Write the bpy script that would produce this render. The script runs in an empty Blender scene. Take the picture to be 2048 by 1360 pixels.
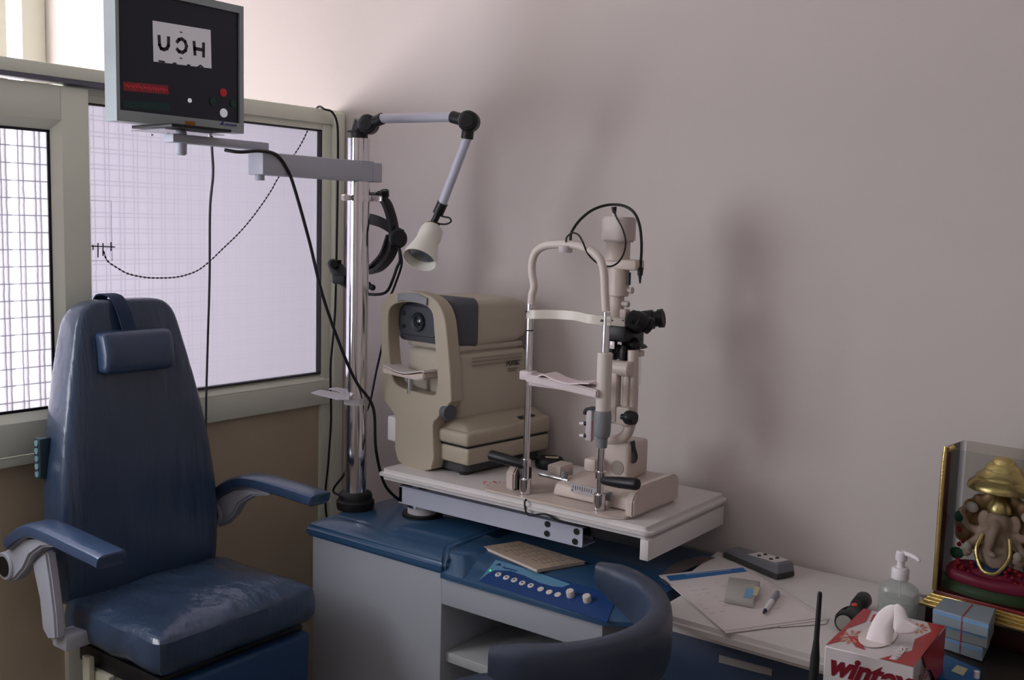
import bpy, bmesh, math, random
from mathutils import Vector, Matrix, noise
random.seed(7)
D = bpy.data; SC = bpy.context.scene; COL = SC.collection
PI = math.pi
# ------------------------------------------------------------------ camera solution (metres; z up; window wall x=XL, long wall y=YW)
F, CX, CY, H = 2080.0, 1024.0, 680.0, 1.57
def _basis():
    v1 = Vector((2585-CX, 486-CY, F)); Y = v1.normalized()
    h = .027; yc = (486-CY) - h*(2585-CX)
    dx = -(yc*Y[1]+F*Y[2])/(Y[0]+h*Y[1])
    X = -Vector((dx, yc+h*dx, F)).normalized()
    return X, Y, X.cross(Y)
BX, BY, BZ = _basis()
CAM = Vector((0, 0, H))
def ray(px, py):
    c = Vector((px-CX, py-CY, F))/F
    return Vector((BX.dot(c), BY.dot(c), BZ.dot(c)))
def ax(px, py, x): d = ray(px, py); return CAM + d*(x/d.x)
def ay(px, py, y): d = ray(px, py); return CAM + d*(y/d.y)
def az(px, py, z): d = ray(px, py); return CAM + d*((z-H)/d.z)
def ap(px, py, p0, n):
    d = ray(px, py); return CAM + d*((Vector(p0)-CAM).dot(n)/d.dot(n))
XL, YW = -2.514, 2.43

# ------------------------------------------------------------------ materials
def lin(c):
    return tuple(((v/255)/12.92 if v/255 <= .04045 else ((v/255+.055)/1.055)**2.4) for v in c)+(1,)
MATS = {}
def mat(name, col, rough=.5, metal=0, var=.06, bump=.0, bscale=60, coat=0, spec=.5, emit=0, emcol=None, vscale=14, coatr=.1, alpha=1, trans=0, ior=1.45, stretch=None):
    if name in MATS: return MATS[name]
    m = D.materials.new(name); m.use_nodes = True; nt = m.node_tree; b = nt.nodes['Principled BSDF']
    c = lin(col)
    b.inputs['Roughness'].default_value = rough; b.inputs['Metallic'].default_value = metal
    b.inputs['Specular IOR Level'].default_value = spec; b.inputs['IOR'].default_value = ior
    b.inputs['Coat Weight'].default_value = coat; b.inputs['Coat Roughness'].default_value = coatr
    b.inputs['Transmission Weight'].default_value = trans; b.inputs['Alpha'].default_value = alpha
    tc = nt.nodes.new('ShaderNodeTexCoord'); src = tc.outputs['Object']
    if stretch:
        mp = nt.nodes.new('ShaderNodeMapping'); mp.inputs['Scale'].default_value = stretch
        nt.links.new(src, mp.inputs['Vector']); src = mp.outputs['Vector']
    n = nt.nodes.new('ShaderNodeTexNoise'); n.inputs['Scale'].default_value = vscale; n.inputs['Detail'].default_value = 4
    nt.links.new(src, n.inputs['Vector'])
    mx = nt.nodes.new('ShaderNodeMix'); mx.data_type = 'RGBA'
    mx.inputs[6].default_value = tuple(v*(1-var) for v in c[:3])+(1,)
    mx.inputs[7].default_value = tuple(min(1, v*(1+var)) for v in c[:3])+(1,)
    nt.links.new(n.outputs['Fac'], mx.inputs[0]); nt.links.new(mx.outputs[2], b.inputs['Base Color'])
    if emit:
        b.inputs['Emission Color'].default_value = lin(emcol or col); b.inputs['Emission Strength'].default_value = emit
    if bump:
        n2 = nt.nodes.new('ShaderNodeTexNoise'); n2.inputs['Scale'].default_value = bscale; n2.inputs['Detail'].default_value = 5
        nt.links.new(src, n2.inputs['Vector'])
        bp = nt.nodes.new('ShaderNodeBump'); bp.inputs['Strength'].default_value = bump; bp.inputs['Distance'].default_value = .01
        nt.links.new(n2.outputs['Fac'], bp.inputs['Height']); nt.links.new(bp.outputs['Normal'], b.inputs['Normal'])
        if coat: nt.links.new(bp.outputs['Normal'], b.inputs['Coat Normal'])
    MATS[name] = m; return m

M_wall = mat('painted_plaster', (208, 199, 197), .75, var=.025, bump=.08, bscale=40, vscale=3, spec=.2)
M_ceil = mat('ceiling_paint', (205, 203, 198), .9, var=.02)
M_floor = mat('floor_tile', (120, 112, 96), .4, var=.12)
M_frame = mat('cream_enamel', (240, 243, 228), .45, var=.03, vscale=6)
M_panel = mat('beige_board', (204, 188, 164), .7, var=.08, vscale=9, bump=.05)
M_gasket = mat('black_gasket', (22, 20, 28), .6)
M_track = mat('grey_track', (110, 108, 122), .4, metal=.5)
M_blue = mat('blue_moulded_top', (48, 82, 116), .34, var=.05, coat=.55)
M_unit = mat('grey_white_steel', (162, 165, 175), .5, var=.03, vscale=5)
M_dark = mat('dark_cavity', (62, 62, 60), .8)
M_chrome = mat('chrome', (225, 222, 226), .12, metal=1, var=.02)
M_steel = mat('satin_steel', (190, 190, 192), .28, metal=1, var=.04)
M_black = mat('black_plastic', (17, 17, 21), .45, var=.1, bump=.02)
M_rubber = mat('black_rubber', (20, 20, 22), .55, var=.1)
M_cable = mat('black_cable', (26, 24, 30), .5)
M_greycable = mat('grey_cable', (92, 90, 98), .5)
M_armwhite = mat('pale_lavender_enamel', (196, 196, 214), .35, var=.02)
M_armgrey = mat('grey_enamel', (184, 186, 200), .45, var=.02)
M_white = mat('white_laminate', (214, 208, 208), .4, var=.02)
M_whitepl = mat('white_plastic', (232, 226, 230), .4, var=.02)
M_ivory = mat('ivory_enamel', (205, 190, 182), .42, var=.03, bump=.03, bscale=200)
M_beige = mat('beige_plastic', (177, 166, 148), .5, var=.03, bump=.03, bscale=220)
M_beige2 = mat('pale_beige_plastic', (190, 181, 166), .5, var=.03, bump=.03, bscale=220)
M_grey = mat('grey_plastic', (84, 86, 94), .5, var=.05)
M_lens = mat('lens_glass', (22, 34, 44), .08, var=.1, coat=1)
M_dgrey = mat('dark_grey_plastic', (62, 62, 64), .55, var=.05)
M_mgrey = mat('mid_grey_plastic', (128, 130, 134), .5, var=.04)
M_seat = mat('blue_vinyl_under_clear_wrap', (44, 64, 92), .5, var=.16, vscale=10, bump=1.0, bscale=11, coat=.9, coatr=.14, spec=.4, stretch=(1, 1.6, .7))
M_seat2 = mat('blue_vinyl_backrest', (42, 62, 90), .5, var=.14, vscale=8, bump=1.0, bscale=9, coat=1.0, coatr=.2, spec=.4, stretch=(1, 2.4, .35))
M_stool = mat('navy_vinyl', (38, 50, 72), .5, var=.14, vscale=10, bump=.25, bscale=14, coat=.4, coatr=.3)
M_armpad = mat('armrest_vinyl', (50, 70, 102), .4, var=.1, bump=.35, bscale=14, coat=.7, coatr=.2)
M_strap = mat('blue_strap', (28, 46, 78), .7)
M_bracket = mat('light_grey_casting', (176, 178, 190), .5, var=.05)
M_paper = mat('paper', (214, 204, 204), .8, var=.03, vscale=30)
M_manila = mat('manila_card', (176, 152, 128), .8, var=.06)
M_gold = mat('gold_foil', (214, 190, 128), .32, metal=1, var=.15, vscale=60, bump=.1, bscale=160)
M_darktable = mat('dark_table_top', (34, 30, 28), .45, var=.2)
M_red = mat('red', (190, 30, 30), .5)
def mono(col, **k): return mat('colour_%02x%02x%02x' % tuple(col), col, **k)

def glass_pane_mat(name, line, base, amt, dens, fade):
    """wired, patterned sheet glass: part lets the daylight through, part scatters it; a plaid of fine double lines"""
    m = D.materials.new(name); m.use_nodes = True; nt = m.node_tree; nt.nodes.clear()
    N = nt.nodes.new; L = nt.links.new
    g = N('ShaderNodeTexCoord'); sp = N('ShaderNodeSeparateXYZ'); L(g.outputs['Object'], sp.inputs[0])
    def lines(sock, period, offs, w):
        outs = []
        for o in offs:
            a = N('ShaderNodeMath'); a.operation = 'ADD'; L(sock, a.inputs[0]); a.inputs[1].default_value = -o
            b = N('ShaderNodeMath'); b.operation = 'WRAP'; L(a.outputs[0], b.inputs[0]); b.inputs[1].default_value = period/2; b.inputs[2].default_value = -period/2
            c = N('ShaderNodeMath'); c.operation = 'ABSOLUTE'; L(b.outputs[0], c.inputs[0])
            d = N('ShaderNodeMapRange'); L(c.outputs[0], d.inputs[0]); d.inputs[1].default_value = w*.45; d.inputs[2].default_value = w; d.inputs[3].default_value = 1; d.inputs[4].default_value = 0
            outs.append(d.outputs[0])
        r = outs[0]
        for o in outs[1:]:
            mxm = N('ShaderNodeMath'); mxm.operation = 'MAXIMUM'; L(r, mxm.inputs[0]); L(o, mxm.inputs[1]); r = mxm.outputs[0]
        return r
    wy = N('ShaderNodeTexNoise'); wy.inputs['Scale'].default_value = 45; L(g.outputs['Object'], wy.inputs['Vector'])
    wob = N('ShaderNodeMath'); wob.operation = 'MULTIPLY_ADD'; L(wy.outputs['Fac'], wob.inputs[0]); wob.inputs[1].default_value = .004; L(sp.outputs['Y'], wob.inputs[2])
    v = lines(wob.outputs[0], .043, (0, .0125), .0022)
    hz = lines(sp.outputs['Z'], .042, dens, .0017)
    mxm = N('ShaderNodeMath'); mxm.operation = 'MAXIMUM'; L(v, mxm.inputs[0]); L(hz, mxm.inputs[1])
    am = N('ShaderNodeMath'); am.operation = 'MULTIPLY'; L(mxm.outputs[0], am.inputs[0]); am.inputs[1].default_value = amt
    if fade:
        fd = N('ShaderNodeMapRange'); L(sp.outputs['Y'], fd.inputs[0]); fd.inputs[1].default_value = fade[0]; fd.inputs[2].default_value = fade[1]; fd.inputs[3].default_value = amt; fd.inputs[4].default_value = amt*fade[2]; L(fd.outputs[0], am.inputs[1])
    cm = N('ShaderNodeMix'); cm.data_type = 'RGBA'; L(am.outputs[0], cm.inputs[0]); cm.inputs[6].default_value = lin(base); cm.inputs[7].default_value = lin(line)
    tr = N('ShaderNodeBsdfTransparent'); L(cm.outputs[2], tr.inputs[0])
    tl = N('ShaderNodeBsdfTranslucent'); L(cm.outputs[2], tl.inputs[0])
    gl = N('ShaderNodeBsdfGlossy'); gl.inputs['Roughness'].default_value = .15
    m1 = N('ShaderNodeMixShader'); m1.inputs[0].default_value = .5; L(tr.outputs[0], m1.inputs[1]); L(tl.outputs[0], m1.inputs[2])
    m2 = N('ShaderNodeMixShader'); m2.inputs[0].default_value = .04; L(m1.outputs[0], m2.inputs[1]); L(gl.outputs[0], m2.inputs[2])
    out = N('ShaderNodeOutputMaterial'); L(m2.outputs[0], out.inputs[0])
    return m
def clear_mat(name, col=(235, 238, 240), fac=.12, rough=.05, bst=.1, nsc=20):
    m = D.materials.new(name); m.use_nodes = True; nt = m.node_tree; nt.nodes.clear(); N = nt.nodes.new; L = nt.links.new
    tr = N('ShaderNodeBsdfTransparent'); tr.inputs[0].default_value = lin(col)
    gl = N('ShaderNodeBsdfGlossy'); gl.inputs['Roughness'].default_value = rough
    fr = N('ShaderNodeFresnel'); fr.inputs[0].default_value = 1.45
    ad = N('ShaderNodeMath'); ad.operation = 'ADD'; L(fr.outputs[0], ad.inputs[0]); ad.inputs[1].default_value = fac
    nz = N('ShaderNodeTexNoise'); nz.inputs['Scale'].default_value = 20
    bp = N('ShaderNodeBump'); nz.inputs['Scale'].default_value = nsc; bp.inputs['Strength'].default_value = bst; L(nz.outputs['Fac'], bp.inputs['Height']); L(bp.outputs[0], gl.inputs['Normal'])
    mx = N('ShaderNodeMixShader'); L(ad.outputs[0], mx.inputs[0]); L(tr.outputs[0], mx.inputs[1]); L(gl.outputs[0], mx.inputs[2])
    o = N('ShaderNodeOutputMaterial'); L(mx.outputs[0], o.inputs[0]); return m
M_clear = clear_mat('clear_acrylic', (244, 246, 247), -.03, .08)
M_film = clear_mat('clear_film', (236, 238, 242), -.02, .16, .6, 30)

# ------------------------------------------------------------------ mesh building
def spline(pts, n=8, closed=False):
    P = [Vector(p) for p in pts]
    if len(P) < 3: return P
    out = []
    m = len(P)
    rng = range(m) if closed else range(m-1)
    for i in rng:
        if closed: a, b, c, d = P[(i-1) % m], P[i], P[(i+1) % m], P[(i+2) % m]
        else: a, b, c, d = P[max(i-1, 0)], P[i], P[i+1], P[min(i+2, m-1)]
        for k in range(n):
            t = k/n
            out.append(.5*((2*b)+(-a+c)*t+(2*a-5*b+4*c-d)*t*t+(-a+3*b-3*c+d)*t*t*t))
    if not closed: out.append(P[-1])
    return out
class MB:
    def __init__(s): s.bm = bmesh.new()
    def _join(s, b, M=None):
        if M is not None: b.transform(M)
        bmesh.ops.recalc_face_normals(b, faces=b.faces)
        me = D.meshes.new('t'); b.to_mesh(me); b.free(); s.bm.from_mesh(me); D.meshes.remove(me); return s
    def hexa(s, v8, bev=0, seg=2, M=None):
        b = bmesh.new(); v = [b.verts.new(p) for p in v8]
        for f in ((0, 3, 2, 1), (4, 5, 6, 7), (0, 1, 5, 4), (1, 2, 6, 5), (2, 3, 7, 6), (3, 0, 4, 7)): b.faces.new([v[i] for i in f])
        if bev: bmesh.ops.bevel(b, geom=list(b.edges), offset=bev, segments=seg, affect='EDGES', profile=.5, clamp_overlap=True)
        return s._join(b, M)
    def box(s, x0, x1, y0, y1, z0, z1, bev=0, seg=2, M=None):
        return s.hexa([(x0, y0, z0), (x1, y0, z0), (x1, y1, z0), (x0, y1, z0), (x0, y0, z1), (x1, y0, z1), (x1, y1, z1), (x0, y1, z1)], bev, seg, M)
    def prism(s, pts, a, b_, axis='z', bev=0, seg=2, M=None, minang=25):
        b = bmesh.new()
        def mk(p, t):
            if axis == 'z': return (p[0], p[1], t)
            if axis == 'y': return (p[0], t, p[1])
            return (t, p[0], p[1])
        lo = [b.verts.new(mk(p, a)) for p in pts]; hi = [b.verts.new(mk(p, b_)) for p in pts]
        n = len(pts)
        b.faces.new(lo); b.faces.new(hi)
        for i in range(n): b.faces.new((lo[i], lo[(i+1) % n], hi[(i+1) % n], hi[i]))
        bmesh.ops.recalc_face_normals(b, faces=b.faces)
        if bev:
            eds = [e for e in b.edges if len(e.link_faces) == 2 and e.calc_face_angle(0) > math.radians(minang)]
            bmesh.ops.bevel(b, geom=eds, offset=bev, segments=seg, affect='EDGES', clamp_overlap=True)
        return s._join(b, M)
    def loft(s, rings, cap=True, closed=True, M=None):
        b = bmesh.new(); R = [[b.verts.new(p) for p in r] for r in rings]; n = len(R[0])
        for i in range(len(R)-1):
            for j in range(n if closed else n-1):
                b.faces.new((R[i][j], R[i][(j+1) % n], R[i+1][(j+1) % n], R[i+1][j]))
        if cap:
            b.faces.new(R[0]); b.faces.new(R[-1])
        return s._join(b, M)
    def tube(s, pts, r, seg=10, sp=0, closed=False, M=None, cap=True):
        P = spline(pts, sp, closed) if sp else [Vector(p) for p in pts]
        if not closed:
            Q = [P[0]]
            for p in P[1:]:
                if (p-Q[-1]).length > 1e-6: Q.append(p)
            P = Q
        n = len(P); rings = []; up = None
        for i, p in enumerate(P):
            if closed: t = P[(i+1) % n]-P[i-1]
            else: t = P[min(i+1, n-1)]-P[max(i-1, 0)]
            t.normalize()
            if up is None:
                up = Vector((0, 0, 1)) if abs(t.z) < .9 else Vector((1, 0, 0))
            u = (up - t*up.dot(t)).normalized(); w = t.cross(u); up = u
            rr = r(i/(n-1)) if callable(r) else r
            if isinstance(rr, tuple): ru, rw = rr
            else: ru = rw = rr
            rings.append([p+u*math.cos(a)*ru+w*math.sin(a)*rw for a in [2*PI*k/seg for k in range(seg)]])
        if closed: rings.append(rings[0][:]); return s.loft(rings, False, True, M)
        return s.loft(rings, cap, True, M)
    def cyl(s, p0, p1, r0, r1=None, seg=28, M=None, bev=0):
        r1 = r0 if r1 is None else r1
        p0, p1 = Vector(p0), Vector(p1); t = (p1-p0); Ln = t.length; t.normalize()
        if bev:
            return s.lathe([(0, 0), (r0-bev, 0), (r0, bev), (r1, Ln-bev), (r1-bev, Ln), (0, Ln)], p0, t, seg, M)
        return s.lathe([(0, 0), (r0, 0), (r1, Ln), (0, Ln)], p0, t, seg, M)
    def lathe(s, prof, c=(0, 0, 0), axis=(0, 0, 1), seg=32, M=None):
        t = Vector(axis).normalized(); c = Vector(c)
        up = Vector((0, 0, 1)) if abs(t.z) < .9 else Vector((1, 0, 0))
        u = (up-t*up.dot(t)).normalized(); w = t.cross(u)
        b = bmesh.new(); R = []
        for (r, z) in prof:
            if r < 1e-6: R.append([b.verts.new(c+t*z)])
            else: R.append([b.verts.new(c+t*z+u*math.cos(2*PI*k/seg)*r+w*math.sin(2*PI*k/seg)*r) for k in range(seg)])
        for i in range(len(R)-1):
            A, B = R[i], R[i+1]
            for k in range(seg):
                k2 = (k+1) % seg
                if len(A) == 1 and len(B) == 1: continue
                if len(A) == 1: b.faces.new((A[0], B[k], B[k2]))
                elif len(B) == 1: b.faces.new((A[k], A[k2], B[0]))
                else: b.faces.new((A[k], A[k2], B[k2], B[k]))
        return s._join(b, M)
    def ell(s, c, r, M=None, seg=16):
        b = bmesh.new(); bmesh.ops.create_uvsphere(b, u_segments=seg, v_segments=seg//2+2, radius=1)
        if not hasattr(r, '__len__'): r = (r, r, r)
        T = Matrix.Translation(c) @ (M or Matrix()) @ Matrix.Diagonal((*r, 1)); return s._join(b, T)
    def poly(s, pts, M=None):
        b = bmesh.new(); b.faces.new([b.verts.new(p) for p in pts]); 
        return s._join(b, M)
    def slab(s, pts, nrm, th):
        """a polygon given in space, thickened along nrm"""
        b = bmesh.new(); n = Vector(nrm)*th; P = [Vector(p) for p in pts]
        lo = [b.verts.new(p) for p in P]; hi = [b.verts.new(p+n) for p in P]; k = len(P)
        b.faces.new(lo); b.faces.new(hi)
        for i in range(k): b.faces.new((lo[i], lo[(i+1) % k], hi[(i+1) % k], hi[i]))
        return s._join(b)
    def ribbon(s, pts, wv, th, sp=0):
        """band along pts, wv = half width vector (or function of t), th = thickness"""
        P = spline(pts, sp) if sp else [Vector(p) for p in pts]; rings = []; n = len(P)
        for i, p in enumerate(P):
            t = (P[min(i+1, n-1)]-P[max(i-1, 0)]).normalized(); w = Vector(wv(i/(n-1)) if callable(wv) else wv)
            w = w-t*w.dot(t)*0; nn = t.cross(w).normalized()*th/2
            rings.append([p-w-nn, p+w-nn, p+w+nn, p-w+nn])
        return s.loft(rings)
    def build(s, name, m, parent=None, frame='world', ang=38, sub=0):
        if parent is not None and frame == 'world':
            s.bm.transform(root_matrix(parent).inverted())
        me = D.meshes.new(name); s.bm.to_mesh(me); s.bm.free()
        me.polygons.foreach_set('use_smooth', [True]*len(me.polygons)); me.set_sharp_from_angle(angle=math.radians(ang))
        ml = m if isinstance(m, (list, tuple)) else [m]
        for q in ml: me.materials.append(q)
        o = D.objects.new(name, me); COL.objects.link(o)
        if parent is not None: o.parent = parent
        if sub:
            md = o.modifiers.new('s', 'SUBSURF'); md.levels = sub; md.render_levels = sub
        return o
def root_matrix(o):
    while o.parent is not None: o = o.parent
    return Matrix.LocRotScale(o.location, o.rotation_euler, (1, 1, 1))
def tag(o, label=None, cat=None, group=None, kind=None):
    if label: o['label'] = label
    if cat: o['category'] = cat
    if group: o['group'] = group
    if kind: o['kind'] = kind
    return o
def thing(name, label, cat, loc=(0, 0, 0), rz=0, group=None):
    o = D.objects.new(name, None); COL.objects.link(o); o.location = loc; o.rotation_euler = (0, 0, rz); o.empty_display_size = .05
    return tag(o, label, cat, group)
def struct(o): o['kind'] = 'structure'; return o
def one(name, label, cat, mb, m, loc=None, group=None, **k):
    """a thing that is one mesh"""
    if loc is not None: mb.bm.transform(Matrix.Translation(-Vector(loc)))
    o = mb.build(name, m, None, **k)
    if loc is not None: o.location = loc
    return tag(o, label, cat, group)
def text(s, size, o, r, u, m, parent, name, shear=0, off=0, ext=.0004, frame='world', sx=1, align='LEFT'):
    cu = D.curves.new('t', 'FONT'); cu.body = s; cu.size = size; cu.shear = shear; cu.offset = off; cu.extrude = ext; cu.align_x = align
    ob = D.objects.new('t', cu); COL.objects.link(ob)
    dg = bpy.context.evaluated_depsgraph_get(); dg.update()
    me = D.meshes.new_from_object(ob.evaluated_get(dg)); D.objects.remove(ob); D.curves.remove(cu)
    r = Vector(r).normalized(); u = Vector(u); u = (u-r*u.dot(r)).normalized(); n = r.cross(u)
    T = Matrix((( r.x*sx, u.x, n.x, o[0]), (r.y*sx, u.y, n.y, o[1]), (r.z*sx, u.z, n.z, o[2]), (0, 0, 0, 1)))
    if frame == 'world' and parent is not None: T = root_matrix(parent).inverted() @ T
    me.transform(T); me.name = name; me.materials.clear(); me.materials.append(m)
    q = D.objects.new(name, me); COL.objects.link(q); q.parent = parent; return q
def circle(c, r, n, u, w): return [Vector(c)+Vector(u)*math.cos(2*PI*k/n)*r+Vector(w)*math.sin(2*PI*k/n)*r for k in range(n)]
def rrect(x0, x1, y0, y1, r, n=5):
    out = []
    for cx, cy, a0 in ((x1-r, y1-r, 0), (x0+r, y1-r, 90), (x0+r, y0+r, 180), (x1-r, y0+r, 270)):
        for k in range(n+1):
            a = math.radians(a0+90*k/n); out.append((cx+r*math.cos(a), cy+r*math.sin(a)))
    return out

# ================================================================== ROOM
XR, YN, ZC, XO = 1.9, -1.9, 2.95, -4.32
struct(MB().box(XO-.6, XR, YN, YW+.1, -.05, 0).build('floor', M_floor))
struct(MB().box(XO-.6, XR+.1, YN-.1, YW+.1, ZC, ZC+.05).build('ceiling', M_ceil))
struct(MB().box(XO-.6, XR+.1, YW, YW+.1, 0, ZC).build('wall_right', M_wall))
struct(MB().box(XR, XR+.1, YN-.1, YW, 0, ZC).build('wall_far', M_wall))
struct(MB().box(XO-.6, XR, YN-.1, YN, 0, ZC).build('wall_back', M_wall))
# partition: board panel below, then window band, open above the head rail
y0 = -1.9
struct(MB().box(XL-.04, XL-.018, y0, YW, 0, .955).build('wall_left', M_panel))
mb = MB()
mb.box(XL-.05, XL, 1.46, YW-.04, .955, 1.035, .004); mb.hexa([(XL-.05, 1.5, 1.035), (XL, 1.5, 1.035), (XL, 2.36, 1.035), (XL-.05, 2.36, 1.035), (XL-.05, 1.5, 1.06), (XL-.022, 1.5, 1.06), (XL-.022, 2.35, 1.06), (XL-.05, 2.35, 1.06)])
mb.box(XL-.05, XL, 1.46, YW-.004, 1.866, 1.912, .003)
mb.box(XL-.05, XL-.012, 1.5, 2.35, 1.845, 1.868)
mb.box(XL-.05, XL-.008, 2.345, 2.385, .0, 1.866, .003); mb.box(XL-.05, XL+.012, 2.385, YW-.002, 0, 1.905, .004)
mb.box(XL-.05, XL, 1.44, 1.50, 0, 1.87, .003)
W1 = struct(mb.build('window_1', M_frame))
g = MB(); 
for (a, b, c, d) in ((1.50, 2.349, 1.842, 1.8465), (1.50, 2.349, 1.0575, 1.061), (2.3425, 2.3475, 1.058, 1.845)): g.box(XL-.03, XL-.009, a, b, c, d)
g.build('gasket', M_gasket, W1)
P1 = MB().box(XL-.034, XL-.028, 1.49, 2.346, 1.05, 1.85).build('glass_pane', glass_pane_mat('plaid_glass_fixed', (150, 150, 160), (198, 198, 206), .5, (0, .011), (1.5, 1.95, .16)), W1)
# sliding sash in front, track over it
mb = MB(); xs = XL+.035
for (ya, yb) in ((1.432, 1.508), (.34, .42)): mb.box(xs-.03, xs, ya, yb, .962, 1.876, .003)
mb.box(xs-.03, xs, .42, 1.432, 1.790, 1.876, .003); mb.box(xs-.03, xs, .42, 1.432, .962, 1.045, .003)
mb.hexa([(xs-.03, .42, 1.765), (xs-.02, .42, 1.765), (xs-.02, 1.41, 1.765), (xs-.03, 1.41, 1.765), (xs-.03, .42, 1.792), (xs, .42, 1.792), (xs, 1.434, 1.792), (xs-.03, 1.434, 1.792)])
mb.hexa([(xs-.03, .42, 1.044), (xs, .42, 1.044), (xs, 1.434, 1.044), (xs-.03, 1.434, 1.044), (xs-.03, .42, 1.068), (xs-.02, .42, 1.068), (xs-.02, 1.41, 1.068), (xs-.03, 1.41, 1.068)])
mb.hexa([(xs-.03, 1.41, 1.066), (xs-.02, 1.41, 1.066), (xs, 1.434, 1.044), (xs-.03, 1.434, 1.044), (xs-.03, 1.41, 1.766), (xs-.02, 1.41, 1.766), (xs, 1.434, 1.792), (xs-.03, 1.434, 1.792)])
W2 = struct(mb.build('window_2', M_frame))
g = MB(); g.box(xs-.024, xs-.018, .42, 1.412, 1.76, 1.7665); g.box(xs-.024, xs-.018, .42, 1.412, 1.066, 1.073); g.box(xs-.024, xs-.018, 1.405, 1.412, 1.07, 1.765)
g.build('gasket', M_gasket, W2)
MB().box(xs-.027, xs-.021, .42, 1.412, 1.05, 1.78).build('glass_pane', glass_pane_mat('plaid_glass_sash', (92, 92, 108), (226, 226, 232), .75, (0,), None), W2)
mb = MB(); mb.box(XL-.05, XL+.05, y0, 1.62, 1.893, 1.925, .003); mb.box(XL-.05, XL+.03, y0, 1.62, .935, .958, .002)
T1 = struct(mb.build('trim_1', M_frame))
mb = MB(); mb.box(XL+.0, XL+.047, y0, 1.62, 1.882, 1.893); mb.build('track_groove', M_track, T1)
struct(MB().box(XL-.05, XL+.03, y0, -.9, 0, 1.9).build('trim_2', M_frame))
struct(MB().box(XL-.05, XL-.0, -.9, .40, .955, 1.0).build('trim_3', M_frame))
# corridor beyond: outer wall with its daylit window
struct(MB().box(XO-.1, XO, YN, YW, 0, .72).build('wall_outer', M_wall))
struct(MB().box(XO-.1, XO, YN, 2.0, 2.02, ZC).build('wall_outer_upper', M_wall))
mb = MB()
for (a, b, w) in ((2.325, 2.43, .012), (2.20, 2.262, .012), (1.3, 1.38, .05), (.3, .38, .05), (-.7, -.62, .05)): mb.box(XO-.02, XO+w, a, b, .72, ZC-.01, .006)
mb.box(XO-.02, XO+.05, YN, YW, .70, .76); mb.box(XO-.02, XO+.05, YN, 2.2, 1.98, 2.05)
W3 = struct(mb.build('window_3', M_frame))
M_sky = D.materials.new('daylit_glass'); M_sky.use_nodes = True; b = M_sky.node_tree.nodes['Principled BSDF']
b.inputs['Base Color'].default_value = (.8, .8, .85, 1); b.inputs['Emission Color'].default_value = (1, .955, 1.0, 1); b.inputs['Emission Strength'].default_value = 8.3
M_sky.node_tree.nodes.new('ShaderNodeTexNoise')
MB().box(XO-.015, XO-.005, YN, 2.3, .72, 2.0).build('glass_pane', M_sky, W3)
MB().box(XO-.015, XO-.005, 2.0, 2.34, 2.0, ZC-.02).build('glass_pane', M_sky, W3)

# ================================================================== REFRACTION UNIT
U = thing('refraction_unit', 'grey and blue ophthalmic refraction stand with chrome pole and control panel beside patient chair', 'medical equipment', (-1.6, 2.15, 0))
mb = MB()
mb.box(-2.09, -1.62, 1.915, 2.37, .04, .70, .006); mb.box(-1.625, -1.152, 1.917, 2.37, .617, .70, .004)
mb.box(-1.19, -1.152, 1.93, 2.37, .04, .64, .004); mb.box(-1.62, -1.10, 2.33, 2.37, .04, .64)
mb.box(-1.62, -1.13, 1.935, 2.33, .04, .10, .004)
mb.build('cabinet', M_unit, U)
MB().box(-1.622, -1.185, 1.935, 2.33, .462, .488, .003).build('shelf', mono((170, 172, 174)), U)
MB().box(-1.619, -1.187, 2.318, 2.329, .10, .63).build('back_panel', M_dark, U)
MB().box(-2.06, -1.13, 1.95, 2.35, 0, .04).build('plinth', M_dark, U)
mb = MB()
a = [(-2.108, 1.903), (-1.605, 1.903), (-1.605, 2.395), (-2.108, 2.395)]; t_ = [(-2.045, 1.955), (-1.64, 1.955), (-1.64, 2.375), (-2.045, 2.375)]
mb.loft([[(x, y, .698) for x, y in a], [(x, y, .727) for x, y in a], [(x, y, .757) for x, y in t_]])
mb2 = MB(); mb2.bm.from_mesh(mb.bm and (lambda: (lambda me: (mb.bm.to_mesh(me), me)[1])(D.meshes.new('t')))())
bmesh.ops.bevel(mb2.bm, geom=[e for e in mb2.bm.edges if e.calc_face_angle(0) > .2], offset=.008, segments=3, affect='EDGES')
mb2.build('raised_cover', M_blue, U)
# lower deck with its sloping front
sl0, sl1 = Vector((0, 1.903, .700)), Vector((0, 2.005, .738))
nS = Vector((0, -(sl1-sl0).z, (sl1-sl0).y)).normalized()
mb = MB(); prof = [(1.903, .690), (1.903, .700), (2.005, .738), (2.395, .738), (2.395, .690)]
mb.loft([[(-1.615, y, z) for y, z in prof], [(-1.15, y, z) for y, z in prof], [(-1.075, y+max(0, (1.99-y))*.55, z) for y, z in prof]])
mb.build('deck', M_blue, U)
mb = MB(); mb.hexa([(-1.63, 1.903, .70), (-1.545, 1.903, .701), (-1.515, 2.10, .736), (-1.63, 2.10, .736), (-1.63, 1.945, .745), (-1.585, 1.955, .742), (-1.565, 2.10, .750), (-1.63, 2.10, .755)], .008, 3)
mb.build('cover_step', M_blue, U)
def onS(px, py, lift=.0): return ap(px, py, sl0, nS)+nS*lift
pan = [onS(*p, .0004) for p in ((958, 1163), (992, 1121), (1234, 1193), (1214, 1246))]
CP = MB().slab(pan, nS, .0016).build('control_panel', mono((26, 60, 116), rough=.35), U)
sw = [onS(*p, .0021) for p in ((958, 1163), (992, 1121), (1060, 1141), (1141, 1170), (1125, 1176), (1105, 1174), (1080, 1167), (1050, 1153), (1020, 1143), (990, 1142), (975, 1150))]
MB().slab(sw, nS, .0004).build('panel_graphic', mono((92, 138, 168), rough=.35), U)
uS, vS = Vector((1, 0, 0)), (sl1-sl0).normalized()
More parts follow.
